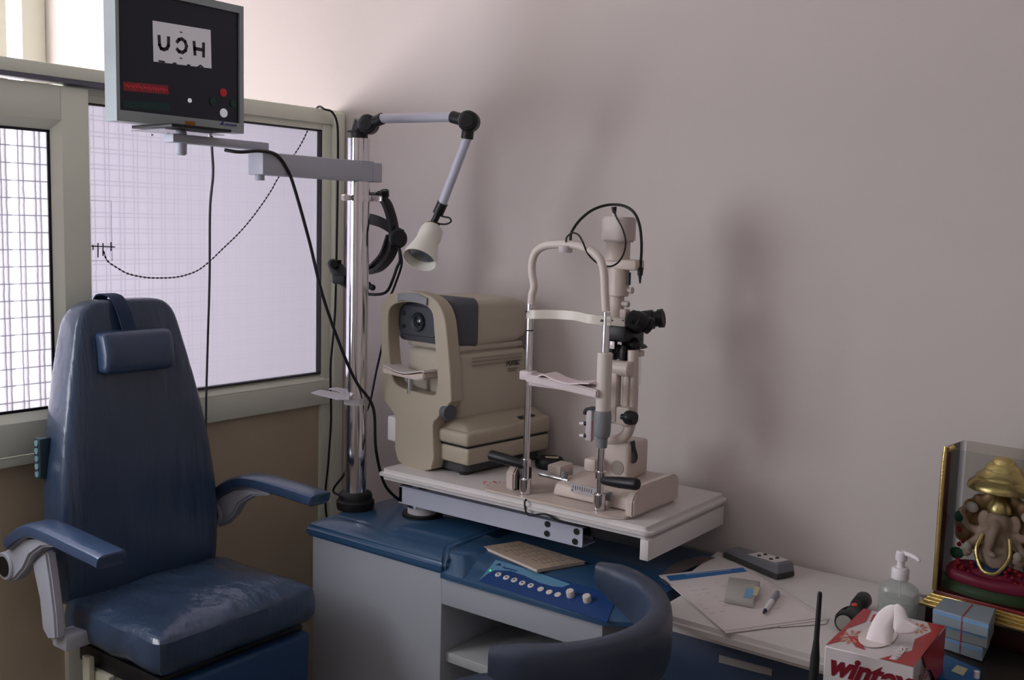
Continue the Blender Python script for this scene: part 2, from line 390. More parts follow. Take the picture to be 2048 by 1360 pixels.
text('Appasamy', .011, onS(1004, 1137, .0027), uS, vS, mono((30, 50, 110)), U, 'panel_lettering')
MB().slab([onS(*p, .0026) for p in ((991, 1132), (1001, 1128), (1003, 1133))], nS, .0003).build('panel_emblem', mono((22, 36, 90)), U)
MB().cyl(onS(981, 1143, .001), onS(981, 1143, .004), .0022, seg=12).build('indicator_light', mat('green_led', (60, 220, 110), emit=1.6), U)
for i, p in enumerate(((997, 1151), (1013, 1157), (1029, 1162), (1045, 1168), (1062, 1173), (1082, 1180), (1099, 1186), (1116, 1191))):
    q = onS(*p, .0015)
    B = MB().lathe([(0, 0), (.0082, 0), (.0082, .0018), (.007, .0028), (0, .0028)], q, nS, 24).build('button', mono((206, 198, 196)), U)
    if i < 5: MB().lathe([(0, 0), (.003, 0), (0, .0004)], q+nS*.0029, nS, 10).build('button_mark', mono((70, 74, 90)), B)
for p in ((1142, 1193), (1175, 1203)):
    q = onS(*p, .0015)
    MB().lathe([(0, 0), (.0098, 0), (.0095, .014), (.0085, .0155), (0, .0155)], q, nS, 28).build('knob', mono((206, 198, 190)), U)
# pole and fittings
px_, py_ = -2.05, 2.04
MB().cyl((px_, py_, .757), (px_, py_, 1.783), .0305, seg=40).build('pole', M_chrome, U)
MB().lathe([(0, 0), (.051, 0), (.053, .01), (.053, .022), (.047, .028), (.047, .04), (.043, .046), (.031, .05), (.0, .05)], (px_, py_, .757), seg=40).build('pole_collar', M_rubber, U)
mb = MB(); mb.lathe([(.0305, 0), (.036, 0), (.036, .016), (.0305, .016)], (px_, py_, 1.615), seg=36); mb.box(px_-.006, px_+.006, py_-.06, py_-.034, 1.616, 1.630, .002)
mb.box(px_-.004, px_+.055, py_+.03, py_+.036, 1.616, 1.631, .001)
CL = mb.build('ring_clamp', M_chrome, U); MB().cyl((px_+.004, py_-.061, 1.623), (px_+.016, py_-.061, 1.623), .009).build('clamp_screw', M_chrome, CL)
mb = MB(); mb.lathe([(.0305, 0), (.0345, 0), (.0345, .018), (.0305, .018)], (px_, py_, 1.055), seg=36)
zf = 1.078
fk = [az(px, py, zf) for px, py in ((698, 800), (676, 800), (622, 787), (641, 781), (688, 789), (676, 783), (657, 779), (672, 776), (699, 781))]
mb.slab(fk, (0, 0, 1), .003); mb.box(px_-.02, px_+.012, py_-.06, py_-.03, 1.074, 1.080)
mb.build('forked_holder', mono((205, 200, 206)), U)
# telescopic column of the table
mb = MB(); mb.cyl((-1.865, 2.115, .757), (-1.865, 2.115, .765), .056); mb.build('column_seal', M_rubber, U)
MB().cyl((-1.865, 2.115, .762), (-1.865, 2.115, .785), .041).build('column_sleeve', M_whitepl, U)
MB().cyl((-1.865, 2.115, .783), (-1.865, 2.115, .812), .043).build('column', M_chrome, U)

# ---- the instrument table that swings on the column
T = thing('instrument_table', 'white laminate instrument table on a swing beam above the blue unit top', 'table', (-1.865, 2.115, .812))
mb = MB(); mb.prism(rrect(-1.925, -1.088, 1.993, 2.408, .02), .871, .9, 'z', .0115, 5, minang=60); mb.build('tabletop', M_white, T)
mb = MB(); mb.box(-1.112, -1.090, 1.998, 2.385, .824, .872, .002); mb.build('end_panel', M_white, T)
mb = MB(); mb.box(-1.885, -1.292, 2.042, 2.044, .803, .851, 0); mb.box(-1.885, -1.292, 2.04, 2.10, .803, .806); mb.box(-1.885, -1.292, 2.04, 2.10, .848, .851); mb.box(-1.885, -1.875, 2.042, 2.10, .803, .851); mb.box(-1.885, -1.30, 2.1, 2.102, .803, .851)
BM = mb.build('swing_beam', mono((188, 190, 206), rough=.4), T)
for p in ((1095, 1048), (1094, 1067), (1153, 1063), (1150, 1083)):
    q = ay(*p, 2.0415); MB().cyl(q, q-Vector((0, .002, 0)), .0076, seg=20).build('beam_bolt', M_black, BM)
MB().box(-1.31, -1.115, 2.06, 2.15, .828, .871, .002).build('slide_rail', M_black, T)
mb = MB(); mb.box(-1.86, -1.12, 2.16, 2.20, .835, .871); mb.box(-1.86, -1.12, 2.30, 2.34, .84, .871); mb.build('under_rail', M_dgrey, T)
mb = MB(); mb.prism([(-1.90, 2.11), (-1.86, 2.105), (-1.56, 2.11), (-1.48, 2.15), (-1.48, 2.22), (-1.56, 2.25), (-1.85, 2.2), (-1.9, 2.16)], .786, .812, 'z', .004); mb.build('swing_arm', mono((200, 196, 196)), T)
mb = MB()
for p, w in ((ay(818, 966, 2.06), .008), (ay(848, 975, 2.06), .008)): MB().box(p.x-.014, p.x+.014, 2.05, 2.07, .849, .8525).build('beam_cap', M_black, T)
rng = random.Random(3)
mb = MB()
for i in range(16):
    c = az(957+rng.random()*48, 963+rng.random()*9, .9003); mb.box(c.x-.003-rng.random()*.003, c.x+.003+rng.random()*.002, c.y-.0022, c.y+.0022, .9001, .9005)
mb.build('red_marking', mono((206, 52, 44)), T)

# ---- folded file on the deck
a = [az(px, py, .748) for px, py in ((967, 1092), (1038, 1081), (1172, 1122), (1074, 1138))]
FO = thing('case_file', 'worn manila case file of papers lying on the blue deck under the table', 'file', (a[0].x, a[0].y, .739))
MB().slab([p-Vector((0, 0, .009)) for p in a], (0, 0, 1), .0012).build('back_cover', M_manila, FO)
mid = [p+(sum(a, Vector())/4-p)*.03 for p in a]
MB().slab([p-Vector((0, 0, .0078)) for p in mid], (0, 0, 1), .0055).build('page_stack', M_paper, FO)
MB().slab([p-Vector((0, 0, .0023)) for p in a], (0, 0, 1), .0012).build('front_cover', mono((186, 166, 146)), FO)
mb = MB(); u = (a[2]-a[1]).normalized(); v = (a[0]-a[1]).normalized()
for r in range(7):
    for c in range(7):
        if rng.random() < .75:
            p = a[1]+u*(.025+c*.031)+v*(.012+r*.013); q = p+u*(.008+rng.random()*.016)
            mb.slab([p, q, q+v*.0016, p+v*.0016], (0, 0, -1), .0003)
mb.bm.transform(Matrix.Translation((0, 0, -.0006))); mb.build('handwriting', mono((92, 80, 84)), FO)

# ================================================================== MONITOR, ITS ARM, LAMP, HEADSET
A = thing('monitor_arm', 'grey two-link swing arm clamped high on the chrome pole', 'arm', (px_, py_, 1.665))
mb = MB(); mb.prism(rrect(-.034, .034, -.037, .037, .02), 0, .055, 'z', .002, M=Matrix.Translation((px_, py_, 1.668)))
mb.box(px_-.02, px_+.036, 1.68, py_-.02, 1.668, 1.722, .003); mb.box(px_+.0, px_+.036, py_+.02, py_+.055, 1.668, 1.72, .003)
mb.build('lower_link', M_armgrey, A)
mb = MB(); mb.box(px_-.018, px_+.018, 1.44, 1.715, 1.728, 1.747, .003); mb.build('upper_link', M_armgrey, A)
mb = MB(); mb.cyl((px_, 1.70, 1.655), (px_, 1.70, 1.73), .012); mb.build('pivot', M_armgrey, A); mb = MB(); mb.cyl((px_, 1.474, 1.701), (px_, 1.474, 1.757), .0125, bev=.004); mb.build('pivot', M_armgrey, A)

V = thing('vision_chart_monitor', 'silver framed vision chart monitor showing mirrored letters on a black screen', 'monitor', (px_, 1.48, 1.757))
xm, ya, yb, za, zb = -2.05, 1.312, 1.652, 1.764, 2.062
ysc0, ysc1 = ax(240, 200, xm).y, ax(480, 200, xm).y
zs0 = ax(360, 233, xm).z; zs1 = zb-.017
mb = MB()
for (c, d, e, f) in ((ya, ysc0, za, zb), (ysc1, yb, za, zb), (ysc0, ysc1, za, zs0), (ysc0, ysc1, zs1, zb)): mb.box(xm-.0435, xm, c, d, e, f)
mb.build('bezel', mono((158, 166, 170), rough=.35), V)
mb = MB(); mb.box(xm-.05, xm-.044, ya+.004, yb-.004, za+.004, zb-.004); mb.box(xm-.085, xm-.05, ya+.05, yb-.05, za+.05, zb-.04, .01); mb.build('back_shell', mono((150, 152, 156)), V)
MB().box(xm-.040, xm-.006, ysc0, ysc1, zs0, zs1).build('screen', mono((26, 32, 48), rough=.3), V)
def scr(name, pts, m, lift=.0): return MB().slab([ax(px, py, xm-.0058+lift) for px, py in pts], (1, 0, 0), .0004).build(name, m, V)
scr('chart_window', ((305, 41), (421, 60), (423, 137), (307, 123)), mat('chart_white', (186, 182, 190), .4, emit=.3))
M_ink = mono((52, 46, 56))
def stroke(mb, pts, w, lift=.0006):
    P = [ax(px, py, xm-.0058+lift) for px, py in pts]
    mb.ribbon(P, (.0,) * 3, .001) if 0 else None
    for i in range(len(P)-1):
        t = (P[i+1]-P[i]); n = Vector((1, 0, 0)).cross(t).normalized()*w/2; e = t.normalized()*w*.3
        mb.slab([P[i]-n-e, P[i+1]-n+e, P[i+1]+n+e, P[i]+n-e], (1, 0, 0), .0003)
mb = MB(); w = .0078
stroke(mb, ((318, 72), (319, 90), (322, 97), (328, 99), (334, 97), (337, 91), (337, 75)), w)
stroke(mb, ((354, 84), (358, 79), (364, 78), (370, 83), (373, 92), (371, 101), (365, 105), (358, 103), (354, 98)), w)
stroke(mb, ((388, 84), (390, 109)), w); stroke(mb, ((407, 87), (407, 113)), w); stroke(mb, ((389, 97), (407, 100)), w)
mb.build('chart_letter', M_ink, V)
for st_ in (((318, 122), (329, 124)), ((346, 127), (352, 127)), ((375, 130), (380, 131)), ((396, 134), (401, 131), (406, 135))): mb = MB(); stroke(mb, st_, .004); mb.build('lower_letter', M_ink, V)
for q_ in (64, 116): mb = MB(); stroke(mb, ((360, q_), (364, q_+1)), .0025); mb.build('chart_mark', M_ink, V)
scr('red_readout', ((246, 163), (336, 171), (338, 189), (247, 181)), mat('readout_red', (110, 30, 40), .4, emit=.12, emcol=(150, 30, 42)))
mb = MB()
for i in range(16): x = 249+i*5.5; stroke(mb, ((x, 167+i*.55+rng.random()*4), (x+3, 176+i*.55-rng.random()*4)), .0022)
mb.build('readout_digit', mat('digit_red', (190, 44, 52), .4, emit=.22), V)
scr('green_readout', ((246, 201), (338, 206), (340, 222), (247, 215)), mono((18, 58, 58)))
for nme, p, r, m in (('red_button', (446, 185), .0098, mat('btn_red', (176, 34, 48), .4, emit=.1)), ('green_button', (425, 203), .0086, mono((18, 62, 50))), ('green_button', (466, 207), .0086, mono((18, 70, 50))), ('white_button', (447, 226), .0105, mat('btn_white', (205, 205, 210), .4, emit=.35)), ('sensor_window', (379, 201), .005, mat('btn_white2', (215, 210, 220), .4, emit=.4))):
    q = ax(*p, xm-.0058); MB().cyl(q, q+Vector((.002, 0, 0)), r, seg=28).build(nme, m, V)
scr('orange_sticker', ((370, 242), (390, 243), (390, 254), (370, 253)), mono((166, 100, 30)), .0062)
q = ax(449, 251, xm+.0006); text('APPASAMY', .0075, q, (0, 1, 0), (0, 0, 1), mono((60, 70, 140)), V, 'brand_lettering')
scr('brand_emblem', ((439, 249), (447, 241), (447, 250)), mono((40, 50, 130)), .0062)
# mounting plate
zc = 1.757
mb = MB(); mb.box(-2.13, -1.98, 1.40, 1.56, zc-.0, zc+.007, .001); mb.build('foot_plate', M_black, V)
mb = MB(); mb.slab([az(px, py, 1.7555) for px, py in ((262, 262), (330, 258), (450, 271), (400, 274))], (0, 0, 1), .0016); mb.build('bracket_plate', M_steel, V)
for p in ((303, 268), (335, 268), (385, 272), (420, 270)):
    q = az(*p, 1.755); MB().lathe([(0, 0), (.004, .001), (.004, .005), (0, .006)], q-Vector((0, 0, .005)), seg=12).build('screw', M_steel, V)

# lamp
LM = thing('examination_lamp', 'jointed white examination lamp with black elbows and frosted bell shade on pole top', 'lamp', (px_, py_, 1.783))
yl = 2.04
mb = MB(); mb.cyl((px_, yl, 1.783), (px_, yl, 1.80), .024); mb.lathe([(0, 0), (.033, 0), (.033, .003), (0, .003)], (px_, yl, 1.80)); mb.cyl((px_, yl, 1.80), (px_+.01, yl, 1.83), .022)
mb.build('base_joint', M_black, LM)
e1 = ay(737, 249, yl); e1b = ay(765, 237, yl); e2a = ay(905, 234, yl); e2 = ay(938, 243, yl); d1 = ay(934, 278, yl); d2 = ay(883, 412, yl); d3 = ay(865, 450, yl); tip = ay(832, 527, yl)
def elbow(c, a, b, nm):
    mb = MB(); h_ = Vector((.45, -.9, 0)).normalized()*.02; mb.cyl(c-h_, c+h_, .026, bev=.005); mb.cyl(c+h_*.9, c+h_*1.2, .018, bev=.002)
    if a: mb.tube([c+(a-c)*.2+Vector((0, 0, 0)), a], .0155, 16)
    if b: mb.tube([c+(b-c)*.2, b], .0155, 16)
    return mb.build(nm, M_black, LM)
elbow(e1, e1b, Vector((px_+.006, yl, 1.82)), 'elbow'); elbow(e2, e2a, d1, 'elbow')
MB().tube([e1b+(e2a-e1b)*-.02, e2a+(e2a-e1b)*.02], .0125, 20).build('upper_tube', M_armwhite, LM)
MB().tube([d1+(d1-d2)*.02, d2], .0115, 20).build('lower_tube', M_armwhite, LM)
mb = MB(); mb.tube([d2+(d1-d2)*.05, d2*.6+d3*.4], .014, 16); mb.tube([d2*.6+d3*.4, d3], .009, 14); mb.cyl(d3+Vector((0, -.014, -.004)), d3+Vector((0, .014, -.004)), .014, bev=.002); mb.box(d3.x-.02, d3.x+.012, d3.y-.02, d3.y+.01, d3.z-.03, d3.z+.004, .003)
mb.build('head_joint', M_black, LM)
mb = MB(); mb.tube([ay(882, 432, yl), ay(890, 434, yl), ay(899, 436, yl), ay(902, 443, yl), ay(893, 448, yl), ay(880, 448, yl), ay(876, 446, yl)], .0023, 8, 6); mb.build('lead', M_rubber, LM)
cdir = (CAM-d3); cdir.z = 0; cdir.normalize(); axd = ((tip-d3).normalized()*.72+cdir*.70).normalized(); c0 = d3+axd*.008+Vector((.006, 0, 0))
prof = [(0, 0), (.019, 0), (.025, .008), (.027, .03), (.026, .045), (.029, .062), (.036, .088), (.0395, .108), (.0375, .108), (.034, .088), (.027, .062), (.0235, .045), (.02, .012), (0, .01)]
MB().lathe([(a*1.15, b) for a, b in prof], c0, axd, 40).build('lamp_shade', mono((226, 222, 214), rough=.4), LM)
MB().lathe([(0, .02), (.0195, .022), (.024, .045), (.029, .07), (.033, .088), (0, .072)], c0, axd, 32).build('reflector', mat('reflector_metal', (150, 155, 158), .25, metal=.8), LM)

# headset (binocular indirect ophthalmoscope) hung behind the pole
HS = thing('headset_ophthalmoscope', 'black head-worn ophthalmoscope with open headband hanging behind the chrome pole', 'headset', (-2.05, 2.12, 1.4))
yh = 2.125
def hp(px, py, dy=0): return ay(px, py, yh+dy)
mb = MB()
band = [hp(738, 388), hp(752, 390), hp(770, 402), hp(780, 425), hp(786, 450), hp(788, 475), hp(785, 500), hp(775, 520), hp(757, 538), hp(737, 545)]
mb.ribbon([p+Vector((0, 0, 0)) for p in band], (0, .016, 0), .011, 6)
mb.ribbon([hp(735, 437), hp(755, 442), hp(772, 450), hp(790, 462), hp(805, 470)], (.0, .004, .0145), .008, 5)
mb.ribbon([hp(780, 470), hp(768, 505), hp(752, 525), hp(735, 540), hp(715, 548), hp(702, 520), hp(699, 480), hp(703, 440), hp(716, 405), hp(736, 386)], (0, .014, 0), .006, 5)
HB = mb.build('headband', M_black, HS)
mb = MB(); mb.tube([hp(756, 388), hp(770, 402), hp(779, 423), hp(784, 445)], lambda t: (.011+.002*math.sin(t*PI)), 12, 5); mb.build('band_pad', M_rubber, HS)
q = hp(769, 384); mb = MB(); mb.lathe([(0, -.014), (.011, -.014), (.0125, -.004), (.0125, .004), (.0095, .006), (.008, .003), (0, .003)], q, Vector((.1, -.3, 1)), 24); mb.build('adjuster_knob', M_black, HS)
MB().lathe([(0, 0), (.0078, 0), (0, .0012)], q+Vector((.0003, -.001, .0035)), Vector((.1, -.3, 1)), 20).build('knob_cap', M_mgrey, HS)
mb = MB(); q = hp(806, 478); mb.lathe([(0, 0), (.022, 0), (.0265, .006), (.0265, .016), (.022, .02), (0, .02)], q-Vector((.022, .004, 0)), Vector((1, -.35, .12)), 26); mb.box(q.x-.03, q.x-.008, q.y-.012, q.y+.012, q.z-.026, q.z+.02, .006); mb.build('rear_dial', M_black, HS)
mb = MB(); mb.tube([hp(662, 524), hp(672, 535), hp(684, 552), hp(702, 566)], lambda t: .012+.012*math.sin(t*PI*.75), 16, 5); q = hp(690, 560); mb.box(q.x-.026, q.x+.026, q.y-.03, q.y+.02, q.z-.012, q.z+.016, .007)
mb.cyl(hp(668, 528, -.03), hp(668, 528, .03), .013, bev=.003); mb.cyl(hp(678, 527), hp(678, 520), .007)
mb.tube([hp(700, 570), hp(715, 572), hp(730, 570), hp(742, 574)], .008, 10, 3); q = hp(745, 575); mb.ell(q, (.010, .008, .009)); mb.cyl(hp(736, 565), q, .0045)
mb.build('optics_block', M_rubber, HS)
mb = MB(); mb.tube([hp(798, 492), hp(800, 520), hp(794, 535), hp(786, 558), hp(776, 580), hp(762, 588), hp(735, 588), hp(716, 580)], .0042, 10, 6); mb.build('headset_lead', M_rubber, HS)

# ================================================================== CABLES
one('hanging_cable', 'thin grey cable hanging straight from under the vision chart monitor', 'cable', MB().tube([ax(423, 272, -2.07), ax(424, 300, -2.07), ax(426, 350, -2.10), ax(420, 420, -2.16), ax(419, 560, -2.30), ax(415, 700, -2.42), ax(412, 830, -2.47), ax(414, 960, -2.49), Vector((-2.49, 1.9, .5)), Vector((-2.48, 1.92, .01))], .0032, 8, 8), M_greycable, Vector((-2.1, 1.6, 1.4)))
one('power_cable', 'thick black cable running diagonally from the arm down across the chrome pole', 'cable', MB().tube([ax(450, 300, -2.03), ax(480, 304, -2.0), ax(520, 302, -2.0), ax(553, 310, -2.01), ax(575, 340, -2.01), ax(590, 380, -2.01), ax(618, 480, -2.01), ax(645, 590, -2.008), ax(680, 690, -2.006), ax(712, 763, -2.008), Vector((-1.995, 2.05, 1.05)), ay(752, 900, 2.08), ay(770, 970, 2.12), Vector((-1.985, 2.16, .762))], .0042, 10, 8), M_cable, Vector((-2.0, 2.0, 1.4)))
one('wall_cable', 'black cable draped over the window head rail and down the corner post', 'cable', MB().tube([Vector((XL-.06, 2.33, 1.86)), Vector((XL-.02, 2.335, 1.917)), ax(650, 219, XL+.02), ax(664, 224, XL+.025), ax(674, 245, XL+.025), ax(676, 290, XL+.025), ax(675, 400, XL+.022), ax(672, 560, XL+.022), ax(669, 640, XL+.022), ax(662, 720, XL+.022), ax(661, 760, XL+.022), ax(662, 840, XL+.022), ax(657, 920, XL+.022), ax(651, 1010, XL+.022), Vector((XL+.03, 2.37, .4)), Vector((XL+.03, 2.37, .02))], .0036, 8, 8), M_cable, Vector((XL, 2.35, 1.9)))
one('lamp_cable', 'black cable trailing from the headset down behind the table into the pole foot', 'cable', MB().tube([ay(800, 500, 2.14), ay(803, 530, 2.15), ay(788, 575, 2.17), ay(775, 610, 2.2), ay(764, 690, 2.22), ay(752, 745, 2.22), ay(741, 800, 2.2), ay(728, 835, 2.15), ay(712, 870, 2.12), ay(696, 900, 2.11), ay(690, 945, 2.1), ay(668, 985, 2.09), Vector((-2.075, 2.12, .762))], .0034, 8, 8), M_cable, Vector((-2.0, 2.15, 1.2)))
# cord seen sagging over the frosted pane: black and white twist
pts = spline([ax(px, py, XL-.021) for px, py in ((615, 262), (598, 295), (560, 350), (540, 385), (510, 428), (480, 464), (445, 498), (420, 522), (395, 541), (360, 553), (320, 556), (285, 554), (255, 547), (235, 536), (215, 522), (208, 505), (203, 492))], 12)
mb = MB(); mw = MB(); k = 0; run = 0; seglen = .012
L_ = [0]
for i in range(1, len(pts)): L_.append(L_[-1]+(pts[i]-pts[i-1]).length)
def at_len(s):
    for i in range(1, len(pts)):
        if L_[i] >= s: t = (s-L_[i-1])/(L_[i]-L_[i-1]+1e-9); return pts[i-1].lerp(pts[i], t)
    return pts[-1]
s_ = 0
while s_ < L_[-1]-.012:
    mb.tube([at_len(s_), at_len(s_+.006)], .0024, 8); mw.tube([at_len(s_+.006), at_len(s_+.0135)], .0014, 8); s_ += .0135
CD = thing('twisted_cord', 'black and white twisted cord sagging in a curve across the large frosted pane', 'cord', pts[100])
mb.build('dark_twist', M_black, CD); mw.build('pale_twist', mono((170, 168, 184)), CD)
SB = thing('switch_box', 'small white box with dark fittings stuck on the frosted pane by the sash', 'box', ax(200, 460, XL-.02))
p, q = ax(180, 400, XL-.02), ax(226, 522, XL-.02)
MB().box(XL-.027, XL-.018, p.y, q.y, q.z, p.z, .002).build('cover', clear_mat('milky_plastic', (255, 255, 255), -.12), SB)
mb = MB()
for (a_, b_) in (((176, 492), (230, 494)), ((196, 486), (196, 515)), ((206, 486), (206, 512)), ((222, 484), (222, 502)), ((186, 490), (186, 500))):
    mb.tube([ax(*a_, XL-.014), ax(*b_, XL-.014)], .0016, 6)
mb.build('terminal', M_black, SB)

# ================================================================== PATIENT CHAIR
yc = 1.518
CH = thing('examination_chair', 'blue reclining patient chair wrapped in clear plastic with headrest and armrests', 'chair', (-2.06, yc, 0))
def slabring(x, hw_y, cy, z, th, bulge=.012, n=24):
    """horizontal cross-section of a cushion: front face at x, thickness th behind, half width hw"""
    out = []
    for k in range(n):
        a = 2*PI*k/n; c, s = math.cos(a), math.sin(a); e = .38
        out.append(Vector((x-th/2+math.copysign(abs(c)**e, c)*th/2, cy+math.copysign(abs(s)**e, s)*hw_y, z)))
    return out
rings = []
for z, hw, xf, th in ((.62, .212, -2.262, .09), (.625, .222, -2.255, .11), (.70, .228, -2.252, .125), (.80, .231, -2.255, .13), (.90, .224, -2.262, .13), (1.0, .210, -2.272, .13), (1.1, .192, -2.284, .128), (1.2, .169, -2.300, .122), (1.27, .152, -2.312, .112), (1.31, .142, -2.32, .10), (1.33, .128, -2.325, .084), (1.345, .108, -2.33, .068), (1.352, .08, -2.335, .045)):
    rings.append(slabring(xf, hw, yc, z, th))
back_rings = rings
MB().loft(rings).build('backrest', M_seat2, CH, sub=1)
mb = MB()
rings = []
for t in range(9):
    z = 1.172+t*.0135; f = math.sin(PI*(t+.6)/9.2)**.35
    rings.append(slabring(-2.295+.035*f+.01-(z-1.17)*.12, .098, 1.507, z, .03+.028*f))
mb.loft(rings); HR = mb.build('headrest', M_armpad, CH, sub=1)
yst = 1.492
mb = MB(); mb.ribbon([(-2.283, yst, 1.26), (-2.30, yst-.002, 1.30), (-2.318, yst-.004, 1.335), (-2.35, yst-.004, 1.36), (-2.41, yst-.004, 1.35), (-2.43, yst, 1.25)], (0, .019, 0), .003, 5); mb.build('strap', M_strap, HR)
# seat cushion
def cush(x0, x1, y0, y1, z0, z1, nx=14, ny=16, crown=.012, r=.03, wr=.004, seed=0):
    b = bmesh.new(); top = {}
    def h(i, j):
        u, v = i/nx, j/ny; e = min(u, 1-u, v, 1-v)
        return z1+crown*math.sin(PI*u)*math.sin(PI*v)-.012*max(0, 1-e*9)**2 + wr*noise.noise(Vector((u*3.2+seed, v*4.5, seed)))
    rings = []
    m = MB()
    per = [(i, 0) for i in range(nx)]+[(nx, j) for j in range(ny)]+[(i, ny) for i in range(nx, 0, -1)]+[(0, j) for j in range(ny, 0, -1)]
    V = {}
    for i in range(nx+1):
        for j in range(ny+1): V[i, j] = b.verts.new((x0+(x1-x0)*i/nx, y0+(y1-y0)*j/ny, h(i, j)))
    for i in range(nx):
        for j in range(ny): b.faces.new((V[i, j], V[i+1, j], V[i+1, j+1], V[i, j+1]))
    prev = [V[p] for p in per]
    cx, cy = (x0+x1)/2, (y0+y1)/2
    for lev, (dz, ex) in enumerate(((-.018, .010), (-.05, .016), (-.085, .012), (-(z1-z0), -.004))):
        cur = []
        for (i, j) in per:
            p = V[i, j].co; dx, dy = (1 if i == nx else -1 if i == 0 else 0), (1 if j == ny else -1 if j == 0 else 0)
            k = .7 if dx and dy else 1
            w_ = wr*1.2*noise.noise(Vector((p.x*18, p.y*18, lev*1.7+seed)))
            cur.append(b.verts.new((p.x+dx*(ex+w_)*k, p.y+dy*(ex+w_)*k, z1+dz)))
        for q in range(len(per)): b.faces.new((prev[q], prev[(q+1) % len(per)], cur[(q+1) % len(per)], cur[q]))
        prev = cur
    b.faces.new(prev)
    m._join(b); return m
cush(-2.262, -1.893, 1.296, 1.740, .545, .660, wr=.010, seed=3.3).build('seat_cushion', M_seat, CH, sub=1)
MB().box(-2.24, -1.92, 1.31, 1.73, .50, .546, .006).build('seat_pan', M_black, CH)
mb = MB(); mb.hexa([(-1.885, 1.345, .34), (-1.865, 1.345, .34), (-1.865, 1.70, .34), (-1.885, 1.70, .34), (-1.925, 1.325, .535), (-1.885, 1.325, .535), (-1.885, 1.725, .535), (-1.925, 1.725, .535)], .012, 3)
mb.build('leg_rest', mono((34, 64, 104), rough=.45), CH)
mb = MB(); mb.prism(rrect(-2.20, -1.98, 1.40, 1.64, .03), .06, .46, 'z', .01); mb.build('pedestal', M_bracket, CH)
mb = MB(); mb.prism(rrect(-2.36, -1.86, 1.29, 1.75, .06), 0, .06, 'z', .01); mb.build('base', M_bracket, CH)
mb = MB(); p = ay(147, 1290, 1.285); mb.box(-2.185, -2.155, 1.285, 1.30, .30, .535, .003); mb.box(-2.2, -2.1, 1.30, 1.36, .44, .50, .006); mb.build('side_post', mono((196, 192, 176)), CH)
mb = MB(); mb.box(-2.2, -1.96, 1.33, 1.70, .45, .502, .006); mb.build('tilt_frame', mono((196, 196, 196)), CH)
mb = MB(); mb.tube([(-2.09, 1.31, .50), (-2.10, 1.29, .46), (-2.11, 1.31, .40), (-2.12, 1.33, .3)], .003, 8, 5); mb.build('chair_lead', M_greycable, CH)
for side, ya_, in (('L', 1.212), ('R', 1.802)):
    sgn = -1 if side == 'L' else 1
    dx = .0 if side == 'R' else .0
    # pad: swept rounded profile
    path = [(-2.345, .800), (-2.315, .822), (-2.27, .848), (-2.22, .866), (-2.15, .868), (-2.05, .862), (-1.95, .856), (-1.93, .852)] if side == 'L' else [(-2.365, .79), (-2.335, .815), (-2.28, .848), (-2.22, .868), (-2.15, .874), (-2.05, .872), (-1.95, .868), (-1.93, .864)]
    rings = []
    P = spline([Vector((x, 0, z)) for x, z in path], 4)
    for i, p in enumerate(P):
        t = (P[min(i+1, len(P)-1)]-P[max(i-1, 0)]).normalized(); n = Vector((-t.z, 0, t.x)); n = n if n.z > 0 else -n
        f = min(1, .55+i/5) * (1 if i < len(P)-2 else (.9 if i == len(P)-2 else .7))
        ring = []
        for k in range(16):
            a = 2*PI*k/16; c, s_ = math.cos(a), math.sin(a)
            ring.append(p+Vector((0, ya_, 0))+Vector((0, 1, 0))*math.copysign(abs(c)**.5, c)*.035*f+n*(math.copysign(abs(s_)**.5, s_)*.017*f-.016))
        rings.append(ring)
    AR = MB().loft(rings).build('armrest', M_armpad, CH)
    mb = MB()
    br = [(-2.36,   .767), (-2.31, .800), (-2.26, .825), (-2.20, .838), (-2.14, .838), (-2.11, .833), (-2.19, .815), (-2.24, .785), (-2.27, .745), (-2.31, .712), (-2.345, .695), (-2.375, .71), (-2.385, .745)]
    mb.prism(br, ya_-.018, ya_+.018, 'y', .006, 3)
    if side == 'L': mb.prism([(-2.265, .76), (-2.20, .80), (-2.185, .74), (-2.17, .66), (-2.165, .60), (-2.20, .59), (-2.225, .61), (-2.235, .68)], ya_-.012-sgn*.012, ya_+.012-sgn*.012, 'y', .005, 2)
    if side == 'R': mb.box(-2.40, -2.33, ya_-.07, ya_, .70, .76, .006)
    if side == 'L': mb.box(-2.22, -2.16, min(ya_-sgn*.02, yc+sgn*.21), max(ya_-sgn*.02, yc+sgn*.21), .565, .60, .005)
    BRK = mb.build('arm_bracket', M_bracket, CH)
    mb = MB(); mb.cyl((-2.345, ya_-.024, .738), (-2.345, ya_+.024, .738), .034, bev=.003); mb.build('pivot_hub', M_bracket, BRK)
    mb = MB(); mb.cyl((-2.345, ya_-.026, .738), (-2.345, ya_-.02, .738), .024); mb.build('hub_cap', M_black, BRK)
# keypad on the side of the backrest
mb = MB(); p0, p1 = ay(84, 876, 1.298), ay(84, 958, 1.292)
mb.box(-2.378, -2.350, 1.286, 1.312, p1.z, p0.z, .002); KP = mb.build('side_keypad', mono((40, 60, 72)), CH)
for i in range(5):
    z = p1.z+(p0.z-p1.z)*(i+.6)/5.2; MB().cyl((-2.363, 1.287, z), (-2.363, 1.283, z), .0075, seg=16).build('key', mono((128, 168, 172)), KP)

